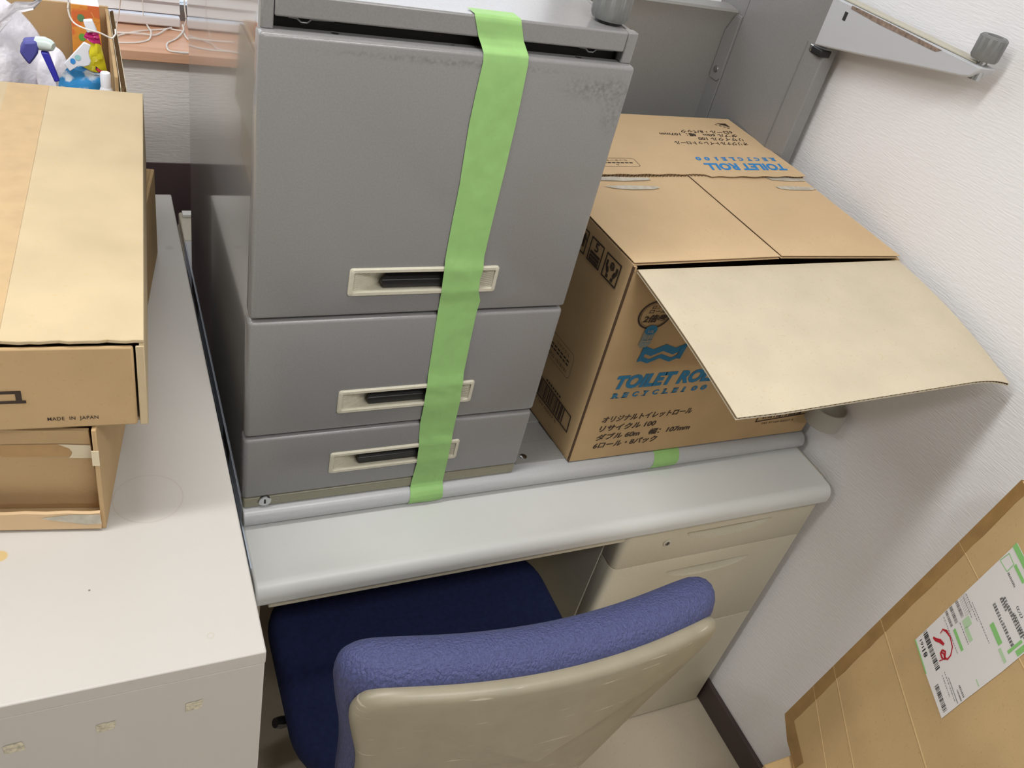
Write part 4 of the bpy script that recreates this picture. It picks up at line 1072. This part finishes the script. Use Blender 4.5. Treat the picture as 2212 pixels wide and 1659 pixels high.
def text_line(z_, x0_, x1_, h_):
    def fn(mb):
        x = x0_
        while x < x1_-.002:
            w_ = h_*.72
            kk = rnd2.randint(0, 3)
            tf.rect(mb, x, z_, x+w_, z_+h_*.16); tf.rect(mb, x, z_+h_*.42, x+w_, z_+h_*.58); tf.rect(mb, x+w_*.4, z_, x+w_*.58, z_+h_)
            if kk: tf.rect(mb, x, z_+h_*.84, x+w_, z_+h_)
            if kk > 1: tf.rect(mb, x, z_, x+w_*.16, z_+h_)
            x += h_*.95
    return fn
for q in ((.5310, .126, .197, .0050), (.5455, .127, .150, .0048), (.5500, .130, .196, .0050), (.4240, .190, .211, .0030), (.4180, .193, .212, .0022), (.4110, .170, .212, .0016), (.5740, .104, .130, .0030), (.5540, .158, .2, .004)):
    on_slip('slip_text_line', text_line(*q), M_lblack)
def fraction(mb):
    fx2 = Frame((.1725, 0, .5680), (-1, 0, 0), (0, 0, -1), (0, -1, 0), .0018)
    write(mb, fx2, '(2/2)', .0, .0, .0185, .0050)
on_slip('slip_fraction', fraction, M_lblack)
def reds(mb):
    tf.off = .0022
    tf.stroke(mb, [(.1035, .4255), (.1010, .4330), (.1080, .4385), (.1200, .4410), (.1350, .4385), (.1440, .4300), (.1455, .4215), (.1400, .4180), (.1340, .4190), (.1290, .4150)], [.0010, .0026, .0040, .0024, .0022, .0022, .0028, .0030, .0028, .0018])
    tf.stroke(mb, [(.1000, .4105), (.1060, .4135), (.1130, .4205), (.1225, .4250)], [.0030, .0050, .0060, .0040])
    tf.stroke(mb, [(.1275, .4185), (.1330, .4230), (.1430, .4170), (.1370, .4130), (.1300, .4135), (.1275, .4185)], .0032)
    tf.stroke(mb, [(.1385, .4060), (.1400, .4120), (.1420, .4190)], .0014)
on_slip('red_marker_number', reds, M_red)

# ================================================================== CHAIR
t = thing('office_chair', 'blue office chair with a beige plastic back shell pushed under the desk', 'chair', (.30, -.25, FZ))
ctrl = [(0, .43), (.11, .43), (.155, .46), (.187, .56), (.209, .69), (.240, .785), (.250, .825), (.240, .858), (.205, .868), (.10, .866), (0, .865)]
full = ctrl+[(-x, z) for x, z in reversed(ctrl[1:-1])]
for _ in range(3):
    nx_ = []
    for i in range(len(full)):
        a = full[i]; b2 = full[(i+1) % len(full)]
        nx_ += [(.75*a[0]+.25*b2[0], .75*a[1]+.25*b2[1]), (.25*a[0]+.75*b2[0], .25*a[1]+.75*b2[1])]
    full = nx_
CX = .293
def ycurve(x, z): return -.5050+.55*(x-.02)**2+.10*(z-.86)*-1*-1*.0+(.86-z)*.06
def pillow(outl, yoff0, yoff1, r, cz, sx=1., sz=1., n=8, dome=0., cx=CX):
    """closed cushion: rings follow the outline, rounded by r at both faces"""
    rows = []
    zc0 = cz
    def pt(x, z, k, y): return (cx-max(0, .82-z)*.15+x*sx*k, y+ycurve(x*sx*k, z), zc0+(z-zc0)*sz*(1-(1-k)*1.0))
    def ring(k, y): return [pt(x, z, k, y) for x, z in outl]
    R = .24
    for k in (.02, .3, .6, .85): rows.append(ring(k*(1-r/R), yoff0-dome*(1-k*k)))
    for q in range(n+1):
        a = -pi/2+pi*q/n; ins = r*(1-cos(a)); hm = (yoff1-yoff0)/2
        rows.append(ring(1-ins/R, (yoff0+yoff1)/2+hm*sin(a)))
    for k in (.85, .6, .3, .02): rows.append(ring(k*(1-r/R), yoff1+dome*0))
    m = MB().grid(rows, closed_u=True)
    return m
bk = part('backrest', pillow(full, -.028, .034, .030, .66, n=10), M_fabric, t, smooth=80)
sh_o = [(x*.955, z if z < .7 else .7+(z-.7)*.865) for x, z in full]
part('back_shell', pillow(sh_o, -.046, -.020, .014, .66, n=6), M_shell, t, smooth=80)
# seat
so = []
for cx_, cy_, a0 in ((.255-.07, .18-.09, 0), (-.255+.07, .18-.09, 90), (-.255+.09, -.18+.10, 180), (.255-.09, -.18+.10, 270)):
    for k in range(9):
        a = radians(a0+90*k/8); rx = .07 if a0 < 180 else .09; ry = .09 if a0 < 180 else .10
        so.append((cx_+rx*cos(a), cy_+ry*sin(a)))
rows = []
def sring(k, z, dip=0): return [(.306+x*k, -.215+y*k, z-.012*(x*k/.25)**2*0+.010*((x*k)/.255)**2-.010+(.012*((-y*k)/.18) if y < 0 else -.012*(y*k/.18)**2)*.3) for x, y in so]
for k in (.02, .4, .75): rows.append(sring(k*.92, .375))
for q in range(9):
    a = -pi/2+pi*q/8; rows.append(sring(1-.075*(1-cos(a)), .405+.030*sin(a)))
for k in (.92, .75, .4, .02): rows.append(sring(k*.92, .4365))
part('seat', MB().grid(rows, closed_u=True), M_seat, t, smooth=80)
part('seat_pan', MB().box(.11, .50, -.36, -.07, .345, .372), M_black, t, bevel=.01)
part('height_lever', MB().tube([(.15, -.24, .35), (.085, -.245, .352), (.050, -.25, .362), (.040, -.252, .368)], [.006, .006, .010, .008], 10), M_black, t)
part('back_bracket', MB().prism([(-.40, .335), (-.10, .335), (-.10, .345), (-.39, .350), (-.455, .42), (-.470, .62), (-.487, .62), (-.475, .40)], lambda u, v, w: (w, u, v), .27, .33), M_black, t, bevel=.004)
part('gas_column', MB().cyl((.305, -.22, .10), (.305, -.22, .345), .026), M_black, t)
for k in range(5):
    a = radians(90+72*k+18); d = Vector((cos(a), sin(a), 0)); c0_ = Vector((.305, -.22, .10))
    e_ = c0_+d*.235
    lgp = part('base_leg', MB().tube([tuple(c0_), tuple(c0_+d*.12+up*-.008), tuple(e_+up*-.03)], [.026, .021, .015], 10), M_black, t)
    part('caster', MB().cyl(tuple(e_+Vector((-d.y, d.x, 0))*.02+Vector((0, 0, FZ+.027-.10))), tuple(e_-Vector((-d.y, d.x, 0))*.02+Vector((0, 0, FZ+.027-.10))), .027), M_black, lgp)
